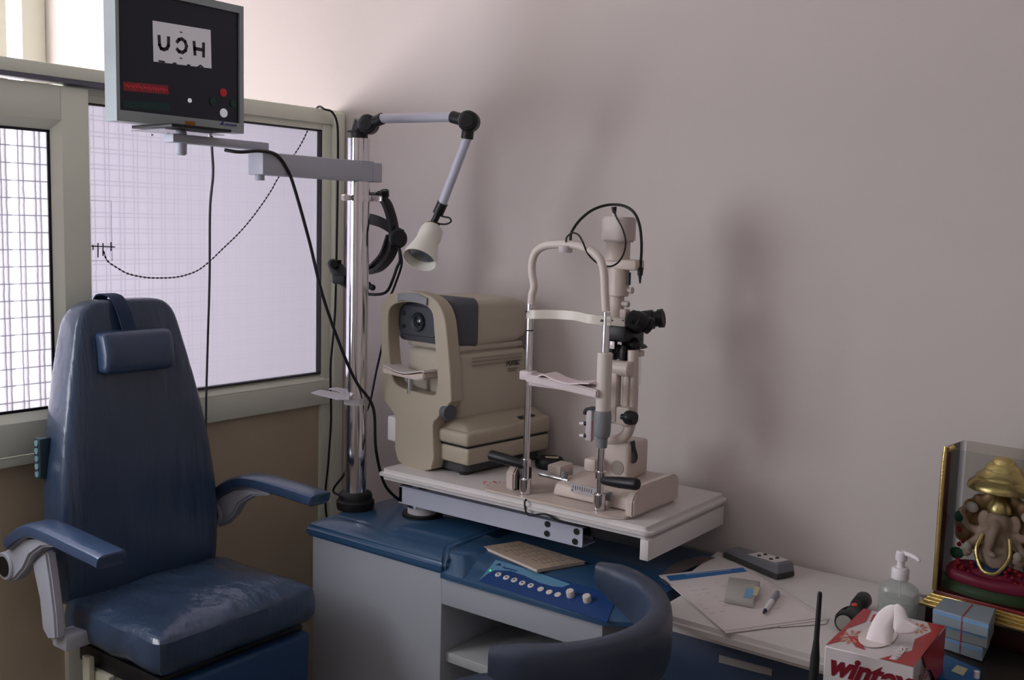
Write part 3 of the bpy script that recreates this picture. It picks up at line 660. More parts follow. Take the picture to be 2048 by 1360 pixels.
# ================================================================== DOCTOR'S STOOL
sx_, sy_ = -1.150, 1.607
ST = thing('doctor_stool', 'navy padded swivel stool with curved wraparound back in front of the blue unit', 'stool', (sx_, sy_, 0))
rings = []
N_ = 44
for i in range(N_+1):
    a = math.radians(-66+154*i/N_); f = i/N_
    endf = min(1, .60+min(f, 1-f)*14*.4) if min(f, 1-f) < .07 else 1
    ro, ri, zt, zb_ = .293, .240, .85, .85-.062-.062*math.sin(PI*f)**.8
    c = Vector((math.cos(a), math.sin(a), 0)); ring = []
    rm, hr = (ro+ri)/2, (ro-ri)/2*endf; zm, hz = (zt+zb_)/2, (zt-zb_)/2*(endf*.5+.5)
    for k in range(20):
        b_ = 2*PI*k/20; cc, ss = math.cos(b_), math.sin(b_)
        r_ = rm+math.copysign(abs(cc)**.55, cc)*hr; z_ = zm+math.copysign(abs(ss)**.55, ss)*hz
        ring.append(Vector((sx_, sy_, z_))+c*r_)
    rings.append(ring)
MB().loft(rings).build('curved_back', M_stool, ST)
mb = MB(); mb.lathe([(0, .515), (.19, .515), (.207, .525), (.212, .55), (.207, .58), (.19, .597), (.15, .606), (0, .608)], (sx_-.01, sy_, 0), seg=48); mb.build('seat', M_stool, ST)
mb = MB(); mb.ribbon([(sx_+.12, sy_, .505), (sx_+.25, sy_, .51), (sx_+.285, sy_, .56), (sx_+.282, sy_, .66), (sx_+.275, sy_, .76)], (0, .03, 0), .006, 5); mb.box(sx_+.0, sx_+.14, sy_-.05, sy_+.05, .495, .515); mb.build('back_bracket', M_black, ST)
mb = MB(); mb.cyl((sx_, sy_, .30), (sx_, sy_, .515), .018); mb.build('gas_lift', M_chrome, ST)
mb = MB(); mb.cyl((sx_, sy_, .06), (sx_, sy_, .32), .03)
for k in range(5):
    a = 2*PI*k/5+.3; d = Vector((math.cos(a), math.sin(a), 0)); mb.tube([Vector((sx_, sy_, .10)), Vector((sx_, sy_, .07))+d*.25], lambda t: .022-.008*t, 10)
mb.build('star_base', M_black, ST)
for k in range(5):
    a = 2*PI*k/5+.3; d = Vector((math.cos(a), math.sin(a), 0)); w_ = Vector((-d.y, d.x, 0)); c = Vector((sx_, sy_, .025))+d*.25
    MB().cyl(c-w_*.012, c+w_*.012, .025, bev=.004).build('caster', M_rubber, ST)

# ================================================================== AUTOREFRACTOR (local frame, turned a little)
R = thing('autorefractor', 'bulky beige table-top autorefractor with grey lens face and arched chin frame', 'medical equipment', (-1.85, 2.07, .9), math.radians(-6))
def RB(mb, name, m, par=None, **k): return mb.build(name, m, par or R, frame='local', **k)
mb = MB()
outer = [(-.146, .40), (-.150, .43), (-.139, .452), (-.115, .466), (-.075, .476), (-.03, .480), (.02, .477), (.055, .468), (.085, .448), (.108, .412), (.122, .35), (.13, .29), (.133, .20), (.115, .185), (.064, .127), (.064, .004), (-.066, .004), (-.08, .127), (-.135, .178), (-.143, .24)]
outer = [(-.142, .21), (-.146, .30), (-.152, .38), (-.150, .425), (-.137, .450), (-.112, .465), (-.075, .474), (-.03, .478), (.02, .475), (.055, .467), (.085, .449), (.106, .415), (.117, .36), (.128, .29), (.136, .21), (.128, .195), (.085, .150), (.068, .125), (.064, .008), (-.070, .008), (-.084, .12), (-.10, .145), (-.136, .175)]
inner = [(-.10, .245), (-.112, .30), (-.118, .36), (-.118, .41), (-.108, .430), (-.085, .442), (-.045, .449), (.0, .449), (.035, .443), (.058, .425), (.066, .38), (.074, .32), (.082, .26), (.078, .222), (.06, .208), (-.05, .212), (-.085, .222)]
# arch frame = outer minus inner, bridged
def frame_mesh(outer, inner, y0, y1):
    b = bmesh.new()
    def dense(P, n=3):
        o_ = spline([Vector((x, 0, z)) for x, z in P], n, True); return [(p.x, p.z) for p in o_]
    O, I = dense(outer), dense(inner)
    # fill via triangulation of both loops
    for y in (y0, y1):
        vo = [b.verts.new((x, y, z)) for x, z in O]; vi = [b.verts.new((x, y, z)) for x, z in I]
        eo = [b.edges.new((vo[i], vo[(i+1) % len(vo)])) for i in range(len(vo))]; ei = [b.edges.new((vi[i], vi[(i+1) % len(vi)])) for i in range(len(vi))]
        bmesh.ops.triangle_fill(b, use_beauty=True, edges=eo+ei)
        if y == y0: A_, B_ = vo, vi
        else: C_, D_ = vo, vi
    for P, Q in ((A_, C_), (B_, D_)):
        for i in range(len(P)): b.faces.new((P[i], P[(i+1) % len(P)], Q[(i+1) % len(P)], Q[i]))
    m = MB(); bmesh.ops.recalc_face_normals(b, faces=b.faces)
    eds = [e for e in b.edges if len(e.link_faces) == 2 and e.calc_face_angle(0) > 1.0]
    bmesh.ops.bevel(b, geom=eds, offset=.006, segments=3, affect='EDGES', clamp_overlap=True)
    m._join(b); return m
RB(frame_mesh(outer, inner, -.005, .036), 'chin_frame', M_beige)
mb = MB(); mb.box(-.068, .062, .0, .085, .006, .125, .010, 3); RB(mb, 'frame_column', M_beige)
mb = MB(); mb.box(-.128, -.086, .004, .03, .055, .125, .006); RB(mb, 'side_tab', M_whitepl)
mb = MB(); mb.prism([(-.112, .268), (-.085, .262), (-.06, .256), (-.03, .254), (.0, .258), (.03, .264), (.055, .268), (.055, .252), (.03, .246), (-.11, .25)], -.03, .03, 'y', .003)
CR = RB(mb, 'chin_rest', mono((205, 190, 180)))
RB(MB().ribbon([(-.113, 0, .2715), (-.085, 0, .2655), (-.05, 0, .2595), (-.02, 0, .2595), (.01, 0, .265), (.04, 0, .272), (.055, 0, .271)], (0, .027, 0), .003, 4), 'chin_paper', M_paper, CR)
mb = MB(); mb.cyl((-.03, 0, .20), (-.03, 0, .252), .0075); RB(mb, 'chin_post', M_steel)
mb = MB(); mb.lathe([(0, 0), (.02, 0), (.022, .006), (.022, .02), (.019, .024), (0, .024)], (.10, .01, .168), (1, -.25, 0), 28); RB(mb, 'side_knob', M_grey)
# brow rest
mb = MB(); mb.ribbon([(-.075, -.004, .458), (-.045, -.010, .464), (0, -.011, .464), (.04, -.006, .455)], (0, .0, .010), .010, 5); RB(mb, 'brow_rest', mono((132, 132, 138)))
# base
mb = MB(); mb.prism(rrect(-.085, .155, .035, .335, .02), .006, .032, 'z', .004); RB(mb, 'rubber_base', M_dgrey)
for x, y in ((-.07, .05), (.135, .05), (-.07, .32), (.135, .32)): RB(MB().cyl((x, y, 0), (x, y, .01), .013), 'foot', M_rubber)
def tapered(x0, x1, y0, y1, z0, z1, ix, iy0, iy1, bev=.008, seg=3, z15=None):
    return MB().hexa([(x0, y0, z0), (x1, y0, z0), (x1, y1, z0), (x0, y1, z0), (x0+ix, y0+iy0, z1), (x1-ix, y0+iy0, z1), (x1-ix, y1-iy1, z1), (x0+ix, y1-iy1, z1)], bev, seg)
RB(tapered(-.11, .176, .02, .345, .032, .078, -.002, 0, 0, .008), 'lower_base', M_beige)
RB(MB().box(-.105, .172, .024, .341, .077, .083), 'base_gap', M_black)
m_ = MB(); m_.hexa([(-.112, .016, .082), (.178, .016, .082), (.178, .348, .082), (-.112, .348, .082), (-.112, .016, .122), (.178, .016, .118), (.178, .348, .132), (-.112, .348, .132)], .010, 3)
m_.hexa([(-.112, .022, .115), (.170, .022, .112), (.170, .345, .125), (-.112, .345, .125), (-.10, .06, .148), (.125, .06, .146), (.125, .34, .148), (-.10, .34, .148)], .008, 3); RB(m_, 'sliding_carriage', M_beige)
RB(MB().box(.145, .162, .24, .30, .1305, .1345, .002), 'carriage_vent', M_dark)
TW = RB(tapered(-.115, .108, .055, .325, .135, .318, .006, .0, .0, .016, 4), 'tower', M_beige2)
mb = MB(); mb.box(-.10, .09, .075, .30, .312, .326, .005); mb.box(-.11, .098, .06, .31, .322, .338, .005); RB(mb, 'neck', M_beige2)
text('POTEC', .0185, (.1065, .235, .272), (-.02, 1, 0), (0, 0, 1), mono((70, 64, 60)), R, 'brand_lettering', frame='local', off=.0006, sx=.95)
mb = MB(); mb.box(.1045, .1085, .242, .285, .262, .2635); mb.box(.1045, .1085, .242, .275, .256, .2572)
for i in range(3): mb.box(.1045, .1075, .10, .30, .283+i*.010, .2838+i*.010)
RB(mb, 'side_print', mono((132, 120, 108)))
# head: rounded loft along y
def hring(y, x0, x1, z0, z1, rr=.022, arch=.0):
    pts = rrect(x0, x1, z0, z1, rr, 5); xm_ = (x0+x1)/2; w2 = (x1-x0)/2
    return [Vector((x, y, z+(arch*(1-((x-xm_)/w2)**2) if z > (z0+z1)/2 else 0))) for x, z in pts]
mb = MB(); mb.loft([hring(.118, -.135, .100, .334, .452, .018, .012), hring(.13, -.138, .104, .332, .456, .018, .014), hring(.28, -.136, .104, .336, .455, .02, .016), hring(.315, -.13, .098, .345, .444, .022, .014), hring(.335, -.118, .086, .358, .425, .022, .008)])
RB(mb, 'head_shell', M_beige2)
mb = MB(); mb.loft([hring(.045, -.128, .066, .345, .44, .022, .014), hring(.05, -.138, .080, .337, .452, .022, .015), hring(.075, -.142, .098, .331, .459, .02, .016), hring(.119, -.14, .106, .330, .459, .02, .016)])
FS = RB(mb, 'front_shell', M_grey)
mb = MB(); mb.prism([(x, z) for x, z in rrect(-.125, .045, .350, .440, .03)], .034, .047, 'y', .006, 3); RB(mb, 'face_plate', mono((66, 68, 78), rough=.4))
lc = (-.038, .034, .393)
mb = MB(); mb.lathe([(0, .004), (.012, .004), (.016, -.004), (.024, -.007), (.0265, -.003), (.0265, .006), (0, .006)], lc, (0, 1, 0), 36); LR = RB(mb, 'lens_ring', mono((38, 44, 54)))
RB(MB().lathe([(0, -.004), (.007, -.003), (.0125, .0), (.0125, .003), (0, .003)], lc, (0, 1, 0), 28), 'lens', M_lens, LR)
for z in (.412, .376): RB(MB().lathe([(0, 0), (.0065, 0), (.0065, -.002), (0, -.002)], (-.098, .034, z), (0, 1, 0), 16), 'alignment_window', mono((24, 22, 28)))
# joystick base disc near the right
JD = thing('round_black_dish', 'low round black dish with a white paper scrap between the two instruments', 'dish', (*az(1098, 930, .9).xy, .9))
c = az(1098, 935, .9); mb = MB(); mb.lathe([(0, 0), (.034, 0), (.039, .006), (.040, .022), (.036, .028), (.026, .030), (.022, .024), (0, .022)], (c.x, c.y, .9), seg=40); mb.build('body', M_black, JD)
mb = MB(); mb.slab([az(1090, 913, .930), az(1118, 914, .930), az(1116, 917, .930), az(1092, 916, .930)], (0, 0, 1), .001); mb.build('label', mono((190, 180, 150)), JD)
mb = MB(); mb.slab([az(1113, 936, .9005), az(1135, 930, .9005), az(1132, 944, .9005), az(1118, 943, .9005)], (0, 0, 1), .0006)
one('paper_scrap', 'small white paper scrap on the table beside the round black dish', 'paper', mb, mono((225, 215, 215)), Vector((*az(1125, 938, .9).xy, .9005)))

# ================================================================== SLIT LAMP
S = thing('slit_lamp', 'ivory slit lamp microscope with chrome chinrest posts, white arch and black eyepieces', 'medical equipment', (-1.35, 2.12, .9))
y1_ = 2.035; P1x, P2x = -1.459, -1.244
mb = MB(); mb.prism([(-1.56, 2.0), (-1.20, 1.998), (-1.165, 2.02), (-1.158, 2.05), (-1.158, 2.24), (-1.18, 2.26), (-1.52, 2.26), (-1.565, 2.22), (-1.575, 2.02)], .9, .9065, 'z', .002); mb.build('base_plate', M_ivory, S)
for x in (P1x, P2x):
    mb = MB(); mb.cyl((x, y1_, .906), (x, y1_, .945), .0145, bev=.002); mb.build('post_socket', M_chrome, S)
mb = MB(); mb.cyl((P1x, y1_, .94), (P1x, y1_, 1.385), .0082); mb.build('chinrest_post', M_chrome, S)
mb = MB(); mb.cyl((P2x, y1_, .94), (P2x, y1_, 1.37), .0082); mb.build('chinrest_post', M_chrome, S)
MB().cyl((P1x, y1_, 1.309), (P1x, y1_, 1.312), .0088).build('height_mark', M_black, S)
arch = [ay(px, py, y1_) for px, py in ((1063, 608), (1064, 590), (1068, 572), (1064, 545), (1065, 522), (1073, 503), (1090, 492), (1112, 489), (1140, 489), (1165, 494), (1188, 505), (1202, 523), (1208, 548), (1210, 590), (1212, 622))]
MB().tube(arch, .0095, 14, 5).build('head_arch', mono((214, 202, 196)), S)
mb = MB(); fb = [ay(px, py, y1_) for px, py in ((1056, 629), (1075, 628), (1110, 629), (1150, 632), (1185, 637), (1222, 642))]
mb.ribbon([fb[0]+Vector((0, .0, 0)), fb[1]+Vector((0, -.014, 0)), fb[2]+Vector((0, .004, 0)), fb[3]+Vector((0, .004, 0)), fb[4]+Vector((0, -.012, 0)), fb[5]], (0, 0, .0105), .008, 6)
FB = mb.build('forehead_band', mono((222, 214, 204), rough=.35), S)
for x in (P1x, P2x): MB().cyl((x, y1_-.022, 1.352 if x == P2x else 1.357), (x, y1_-.017, 1.352 if x == P2x else 1.357), .003, seg=10).build('band_rivet', M_black, FB)
mb = MB(); mb.box(P1x-.017, P1x+.02, y1_-.016, y1_+.012, 1.190, 1.212, .003); mb.box(P1x+.01, P2x-.0, y1_-.014, y1_-.002, 1.178, 1.196, .002, M=Matrix.Rotation(0, 4, 'Z'))
mb.prism([(P1x+.01, 1.190), (P1x+.01, 1.208), (-1.30, 1.200), (P2x, 1.192), (P2x, 1.174)], y1_-.03, y1_+.02, 'y', .003); CRs = mb.build('chin_rest', mono((214, 200, 202)), S)
MB().ribbon([(-1.408, y1_-.01, 1.206), (-1.39, y1_-.01, 1.213), (-1.36, y1_-.01, 1.205), (-1.32, y1_-.01, 1.200), (-1.285, y1_-.01, 1.205), (-1.262, y1_-.01, 1.207)], (0, .028, 0), .003, 5).build('chin_paper', mono((232, 214, 220)), CRs)
mb = MB(); mb.cyl((P2x, y1_, 1.14), (P2x, y1_, 1.277), .0175, bev=.002); mb.build('height_sleeve', mono((214, 204, 196)), S)
mb = MB(); mb.lathe([(0, 0), (.0125, 0), (.0135, .022), (.0175, .026), (.0195, .034), (.0205, .075), (.0185, .086), (0, .086)], (P2x, y1_, 1.055), seg=24); mb.build('height_grip', M_mgrey, S)
for x, dx, pz, dr in ((P1x, -1, .985, -1), (P2x, 1, .99, 1)):
    mb = MB(); mb.cyl((x, y1_, pz-.008), (x, y1_, pz+.008), .0125); mb.build('handle_clamp', M_chrome, S)
    a_ = (ay(1052, 930, y1_), ay(980, 910, y1_-.01)) if dr < 0 else (ay(1206, 961, y1_-.005), ay(1276, 969, y1_-.02))
    Ld = (a_[1]-a_[0]).length
    MB().lathe([(0, 0), (.0085, 0), (.0105, .01), (.0135, Ld*.5), (.0138, Ld-.006), (.012, Ld-.001), (0, Ld)], a_[0], a_[1]-a_[0], 24).build('grip_handle', M_black, S)
MB().tube([(P1x, y1_+.06, .945), (P1x+.085, y1_+.062, .942)], .0055, 12).build('cross_axle', M_steel, S)
# rail covers
def railcover(x0, x1):
    mb = MB(); prof = [(2.028, .9065), (2.028, .944), (2.04, .958), (2.075, .972), (2.235, .972), (2.25, .96), (2.25, .9065)]
    mb.prism(prof, x0, x1, 'x', .004, 2); return mb
railcover(-1.172, -1.150).build('rail_cover', M_ivory, S)
mb = MB(); mb.prism([(2.035, .9065), (2.035, .95), (2.05, .965), (2.085, .972), (2.085, .9065)], -1.52, -1.495, 'x', .004, 2); mb.build('rail_cover', M_ivory, S)
MB().box(-1.4955, -1.475, 2.05, 2.085, .9065, .962, .003).build('rail_end', M_black, S)
MB().box(-1.44, -1.40, 2.10, 2.16, .94, .972, .004).build('axle_block', M_ivory, S)
# sled
mb = MB(); mb.hexa([(-1.40, 2.065, .908), (-1.178, 2.06, .908), (-1.165, 2.25, .908), (-1.40, 2.25, .908), (-1.395, 2.07, .938), (-1.178, 2.068, .938), (-1.168, 2.25, .965), (-1.385, 2.25, .962)], .007, 3)
SL = mb.build('sled', M_ivory, S)
MB().cyl((-1.388, 2.10, .94), (-1.388, 2.10, .962), .0085).build('lock_knob', M_mgrey, S)
pl = [ay(px, py, 2.0605) for px, py in ((1143, 965), (1226, 985), (1226, 1004), (1143, 983))]
MB().slab(pl, (0, -1, 0), .003).build('rating_plate', mono((178, 172, 176)), S)
mb = MB()
for i in range(9):
    q = pl[0].lerp(pl[1], .06+i*.055); mb.box(q.x, q.x+.0012, 2.0568, 2.0574, q.z-.016+rng.random()*.004, q.z-.004)
for i in range(4):
    a_, b_ = pl[0].lerp(pl[3], .2+i*.2), pl[1].lerp(pl[2], .2+i*.2); c_, d_ = a_.lerp(b_, .62), a_.lerp(b_, .95); mb.slab([c_-Vector((0, .0032, 0)), d_-Vector((0, .0032, 0)), d_-Vector((0, .0032, .0012)), c_-Vector((0, .0032, .0012))], (0, -1, 0), .0003)
mb.box(pl[3].x+.003, pl[3].x+.006, 2.0568, 2.0574, pl[3].z+.004, pl[3].z+.007)
mb.build('plate_print', mono((60, 54, 66)), S)
# microscope base turret
mb = MB(); mb.box(-1.325, -1.232, 2.14, 2.24, .955, 1.048, .01, 3); mb.box(-1.335, -1.30, 2.10, 2.14, .972, 1.005, .008); mb.build('turret', M_ivory, S)
MB().cyl((-1.262, 2.141, .985), (-1.262, 2.1385, .985), .018, seg=28).build('turret_recess_shade', mono((150, 138, 130)), S)  # flat disc; the recess's half shadow is put into its darker ivory
mb = MB(); mb.ribbon([(-1.234, 2.16, 1.052), (-1.231, 2.16, 1.035), (-1.224, 2.16, 1.015), (-1.228, 2.16, 1.0)], (0, .008, 0), .004, 4); mb.build('lead_clip', M_black, S)
# arc arm rising behind
yt = 2.15
def sp(px, py, d=0): return ay(px, py, yt+d)
mb = MB(); mb.tube([sp(1210, 880), sp(1235, 880), sp(1253, 868), sp(1262, 840), sp(1265, 800), sp(1266, 740), sp(1266, 700)], .0135, 14, 6); mb.build('microscope_arm', M_ivory, S)
a_, b_ = sp(1216, 842, -.02), sp(1240, 742, -.02); mb = MB(); mb.box(a_.x, b_.x, yt-.034, yt-.008, a_.z, b_.z, .005)
a_, b_ = sp(1244, 852, -.01), sp(1262, 735, -.01); mb.box(a_.x, b_.x, yt-.02, yt+.01, a_.z, b_.z, .005)
a_, b_ = sp(1218, 845, -.02), sp(1262, 815, -.02); mb.box(a_.x, b_.x, yt-.03, yt, a_.z, b_.z, .005); mb.build('illumination_arm', M_ivory, S)
mb = MB(); mb.cyl(sp(1212, 733, -.02), sp(1262, 739, -.02), .0185, bev=.003); mb.build('mirror_drum', M_ivory, S)
mb = MB(); mb.cyl(sp(1243, 833, -.03), sp(1254, 835, -.03), .007); mb.lathe([(0, 0), (.012, 0), (.0165, .005), (.0175, .016), (.015, .028), (0, .029)], sp(1250, 834, -.03), (1, 0, 0), 24); mb.build('width_knob', M_black, S)
# scale plate at the left of the grip
a_, b_ = sp(1172, 880, -.07), sp(1186, 820, -.07); mb = MB(); mb.box(a_.x, b_.x, yt-.075, yt-.06, a_.z, b_.z, .002); mb.build('scale_plate', mono((206, 196, 198)), S)
MB().ribbon([sp(1171, 828, -.07), sp(1174, 819, -.07), sp(1182, 816, -.07), sp(1195, 817, -.07)], (0, .008, 0), .006, 4).build('scale_hood', M_black, S)
for py in (847, 871):
    MB().cyl(sp(1160, py, -.07), sp(1170, py, -.07), .004, seg=12).build('fixation_pin', M_whitepl, S)
    MB().cyl(sp(1169, py, -.072), sp(1173, py, -.072), .0052, seg=12).build('pin_washer', M_black, S)
mb = MB(); q = sp(1180, 858, -.0755); mb.box(q.x+.004, q.x+.006, yt-.0765, yt-.0745, q.z-.03, q.z+.02); mb.build('scale_mark', mono((150, 70, 90)), S)
# illumination tower
def tcyl(mb, px, pya, pyb, wpx, w2=None, d=0):
    a_, b_ = sp(px, pya, d), sp(px, pyb, d); sc = (a_-CAM).length
    r0 = (sp(px+wpx/2, pya, d)-sp(px-wpx/2, pya, d)).length/2*.93; r1 = r0 if w2 is None else r0*w2/wpx
    mb.cyl((b_.x, b_.y, b_.z), (b_.x, b_.y, a_.z), r1, r0, bev=.002)
mb = MB(); a_ = sp(1237, 483); mb.prism([(x+a_.x, y+yt) for x, y in rrect(-.036, .036, -.034, .034, .022)], sp(1237, 484).z, sp(1237, 434).z, 'z', .004); mb.build('lamp_housing', mono((204, 192, 190)), S)
mb = MB(); tcyl(mb, 1235, 482, 522, 46); mb.build('lamp_neck', M_ivory, S)
mb = MB(); a_, b_ = sp(1210, 537), sp(1281, 520); mb.box(a_.x, b_.x, yt-.022, yt+.022, a_.z, b_.z+.0, .005); mb.build('lead_bracket', M_ivory, S)
mb = MB(); tcyl(mb, 1237, 535, 592, 38); mb.build('filter_tube', M_ivory, S)
mb = MB(); tcyl(mb, 1232, 590, 640, 28); mb.box(sp(1243, 640).x, sp(1256, 640).x, yt-.012, yt+.01, sp(1250, 642).z, sp(1250, 618).z, .003); mb.build('slit_tube', M_ivory, S)
mb = MB(); a_, b_ = sp(1220, 649), sp(1262, 636); mb.box(a_.x, b_.x, yt-.028, yt+.02, a_.z, b_.z, .004); mb.build('tube_flange', mono((212, 202, 194)), S)
for px in (1225, 1246): q = sp(px, 641, -.028); MB().cyl(q, q-Vector((0, .001, 0)), .002, seg=8).build('flange_screw', M_black, S)
mb = MB(); mb.cyl(sp(1250, 580), sp(1262, 581), .0055); mb.cyl(sp(1261, 581), sp(1265, 581), .008); mb.build('filter_lever', mono((190, 180, 178)), S)
MB().cyl(sp(1244, 607), sp(1258, 609), .0075, bev=.002).build('aperture_dial', mono((190, 182, 178)), S)
mb = MB(); mb.box(sp(1256, 560).x, sp(1259, 560).x, yt-.006, yt+.006, sp(1256, 570).z, sp(1256, 545).z); mb.build('filter_slot', M_black, S)
# microscope body (black)
mb = MB(); a_, b_ = sp(1220, 680), sp(1262, 650); mb.box(a_.x, b_.x, yt-.025, yt+.06, a_.z, b_.z, .006)
a_, b_ = sp(1240, 700), sp(1274, 662, .03); mb.box(a_.x, b_.x, yt+.0, yt+.07, a_.z, b_.z, .008)
a_, b_ = sp(1216, 705, -.02), sp(1232, 680, -.02); mb.box(a_.x, b_.x, yt-.035, yt-.01, a_.z, b_.z, .003)
a_, b_ = sp(1224, 719, -.01), sp(1234, 690, -.01); mb.box(a_.x, b_.x, yt-.02, yt+.01, a_.z, b_.z, .003)
a_, b_ = sp(1242, 722, -.01), sp(1252, 690, -.01); mb.box(a_.x, b_.x, yt-.02, yt+.01, a_.z, b_.z, .003)
MBODY = mb.build('microscope_body', M_black, S)
q = sp(1224, 690, -.036); mb = MB(); mb.box(q.x-.006, q.x+.007, yt-.0375, yt-.035, q.z-.009, q.z+.009, .001, M=None); mb.build('mirror', mono((225, 205, 215), rough=.1), S)
yr = Vector((0.55, .80, .06)).normalized()
for k, (dx_, dz_) in enumerate(((0, 0), (.0, -.0))):
    base = sp(1262, 640, .03)+Vector((-.01+.028*k*0, .0, 0))
    c0_ = sp(1266, 636, .0) if k == 0 else sp(1288, 648, .03)
    c1_ = sp(1296, 640, .05) if k == 0 else sp(1326, 645, .06)
b1, b2 = sp(1262, 640, .0), sp(1318, 636, .06)
def eyep(p, d, L, r):
    mb = MB(); mb.lathe([(0, 0), (r*.85, 0), (r*.9, L*.2), (r, L*.22), (r, L*.62), (r*.8, L*.66), (r*.8, L*.78), (r*.95, L*.8), (r*.98, L*.97), (r*.8, L), (r*.6, L*.97), (0, L*.96)], p, d, 28); return mb
eyep(sp(1272, 643, .04), sp(1328, 636, .06)-sp(1272, 643, .04), (sp(1328, 636, .06)-sp(1272, 643, .04)).length, .0235).build('eyepiece', M_black, S)
eyep(sp(1262, 634, -.02), sp(1300, 652, .02)-sp(1262, 634, -.02), .055, .0215).build('eyepiece', M_black, S)
mb = MB(); mb.ell(sp(1275, 645, .02), (.03, .03, .028)); mb.ell(sp(1268, 690, .02), (.018, .02, .018)); mb.cyl(sp(1268, 640, -.025), sp(1268, 640, .05), .022, bev=.004); mb.build('binocular_head', M_black, S)
mb = MB(); mb.ribbon([sp(1262, 688, .02), sp(1280, 690, .03), sp(1288, 696, .03)], (0, .015, 0), .005, 3); mb.build('magnification_lever', M_black, S)
a_, b_ = sp(1264, 712, .04), sp(1282, 702, .04); mb = MB(); mb.box(a_.x, b_.x, yt+.03, yt+.06, a_.z, b_.z, .003); BS = mb.build('shield_mount', M_ivory, S)
a_, b_ = sp(1264, 768, .05), sp(1283, 706, .05); MB().box(a_.x, b_.x, yt+.05, yt+.0515, a_.z, b_.z).build('breath_shield', M_clear, S)
# leads
mb = MB(); mb.cyl(sp(1228, 425), sp(1228, 436), .004); mb.build('lamp_plug', M_whitepl, S)
mb = MB(); mb.tube([sp(1228, 414), sp(1229, 428)], lambda t: .007-.003*t, 10); mb.build('plug_boot', M_black, S)
mb = MB(); mb.tube([ay(1141, 486, y1_-.0), ay(1143, 465, 2.05), ay(1160, 440, 2.08), ay(1185, 420, 2.11), ay(1215, 410, 2.14), ay(1245, 411, 2.15), ay(1267, 424, 2.15), ay(1279, 450, 2.15), ay(1283, 490, 2.15), ay(1281, 535, 2.15)], .0034, 10, 8); mb.cyl(ay(1281, 535, 2.15), ay(1280, 551, 2.15), .0075, .006, seg=14); mb.cyl(ay(1280, 551, 2.15), ay(1280, 567, 2.15), .0042, .002, seg=12); mb.build('thick_lead', M_rubber, S)
mb = MB(); mb.tube([ay(1132, 486, 2.03), ay(1134, 474, 2.02), ay(1145, 466, 2.02), ay(1157, 470, 2.02), ay(1166, 485, 2.02), ay(1176, 508, 2.03), ay(1195, 526, 2.04), ay(1218, 533, 2.06), ay(1236, 525, 2.07), ay(1248, 505, 2.08), ay(1251, 480, 2.09), ay(1244, 455, 2.1), ay(1233, 435, 2.12), sp(1229, 420)], .0021, 8, 8); mb.build('thin_lead', M_rubber, S)
mb = MB(); mb.lathe([(0, 0), (.015, 0), (.0165, .004), (.0165, .015), (0, .015)], ay(1131, 505, y1_), (0, 0, 1), 24); mb.build('fixation_lamp', mono((196, 188, 190)), S)
mb = MB(); mb.tube([(-1.43, 2.0, .904), (-1.428, 1.991, .895), (-1.415, 1.99, .87), ay(1090, 1028, 1.99), ay(1120, 1042, 2.0), ay(1170, 1052, 2.02), ay(1190, 1050, 2.06)], .0024, 8, 6)
one('table_edge_lead', 'thin black lead drooping over the front edge of the instrument table', 'cable', mb, M_cable, Vector((-1.43, 2.0, .9)))

# ================================================================== DESK AND WHAT LIES ON IT
DK = thing('desk', 'white topped desk with blue front apron against the wall', 'desk', (-.82, 2.16, 0))
mb = MB(); mb.prism(rrect(-1.035, -.605, 1.905, 2.425, .01), .718, .75, 'z', .012, 4, minang=60); mb.build('worktop', M_white, DK)
mb = MB(); mb.box(-1.03, -.61, 1.925, 1.945, .60, .719, .003); AP = mb.build('apron', mono((34, 48, 72), rough=.45), DK)
a_ = ay(1440, 1305, 1.925); b_ = ay(1545, 1345, 1.925)
MB().prism([(a_.x, a_.z-.004), (b_.x, b_.z+.008), (b_.x, b_.z-.006), (a_.x, a_.z-.02)], 1.921, 1.926, 'y').build('slot_plate', mono((126, 122, 122)), AP)
for x, y in ((-1.02, 1.95), (-.62, 1.95), (-1.02, 2.40), (-.62, 2.40)): MB().box(x-.012, x+.012, y-.012, y+.012, 0, .718, .002).build('leg', M_dgrey, DK)
SD = thing('side_table', 'dark side table holding the shrine and tissue box at the right', 'table', (-.1, 2.0, 0))
MB().box(-.60, .45, 1.58, 2.42, .715, .75, .004).build('tabletop', M_darktable, SD)
for x, y in ((-.57, 1.62), (.42, 1.62), (-.57, 2.39), (.42, 2.39)): MB().box(x-.02, x+.02, y-.02, y+.02, 0, .716, .003).build('leg', M_darktable, SD)

# sheets
def sheet(name, label, pxs, z, th=.0006, m=M_paper, cat='paper', extra=None, group=None):
    P = [az(px, py, z) for px, py in pxs]; o = thing(name, label, cat, (P[0].x, P[0].y, z), group=group)
    MB().slab(P, (0, 0, 1), th).build('sheet', m, o); return o, P
sheet('loose_sheet', 'plain white sheet at the back, under the grey tester and the printed form', ((1345, 1172), (1435, 1104), (1500, 1118), (1520, 1160)), .7505)
o, P = sheet('record_sheets', 'lower pair of white sheets jutting toward the tissue box', ((1318, 1152), (1485, 1133), (1657, 1240), (1452, 1268)), .7515, .0022)
MB().slab([az(px, py, .7514) for px, py in ((1560, 1190), (1658, 1236), (1652, 1248), (1560, 1255))], (0, 0, 1), .0006).build('under_sheet', M_paper, o)
o, P = sheet('printed_form', 'printed form with a blue header band on top of the sheets', ((1324, 1152), (1480, 1134), (1640, 1236), (1448, 1262)), .7542, .0005, mono((222, 212, 212)))
MB().slab([az(px, py, .7549) for px, py in ((1332, 1152), (1486, 1135), (1494, 1143), (1340, 1162))], (0, 0, 1), .0002).build('header_band', mono((52, 112, 172)), o)
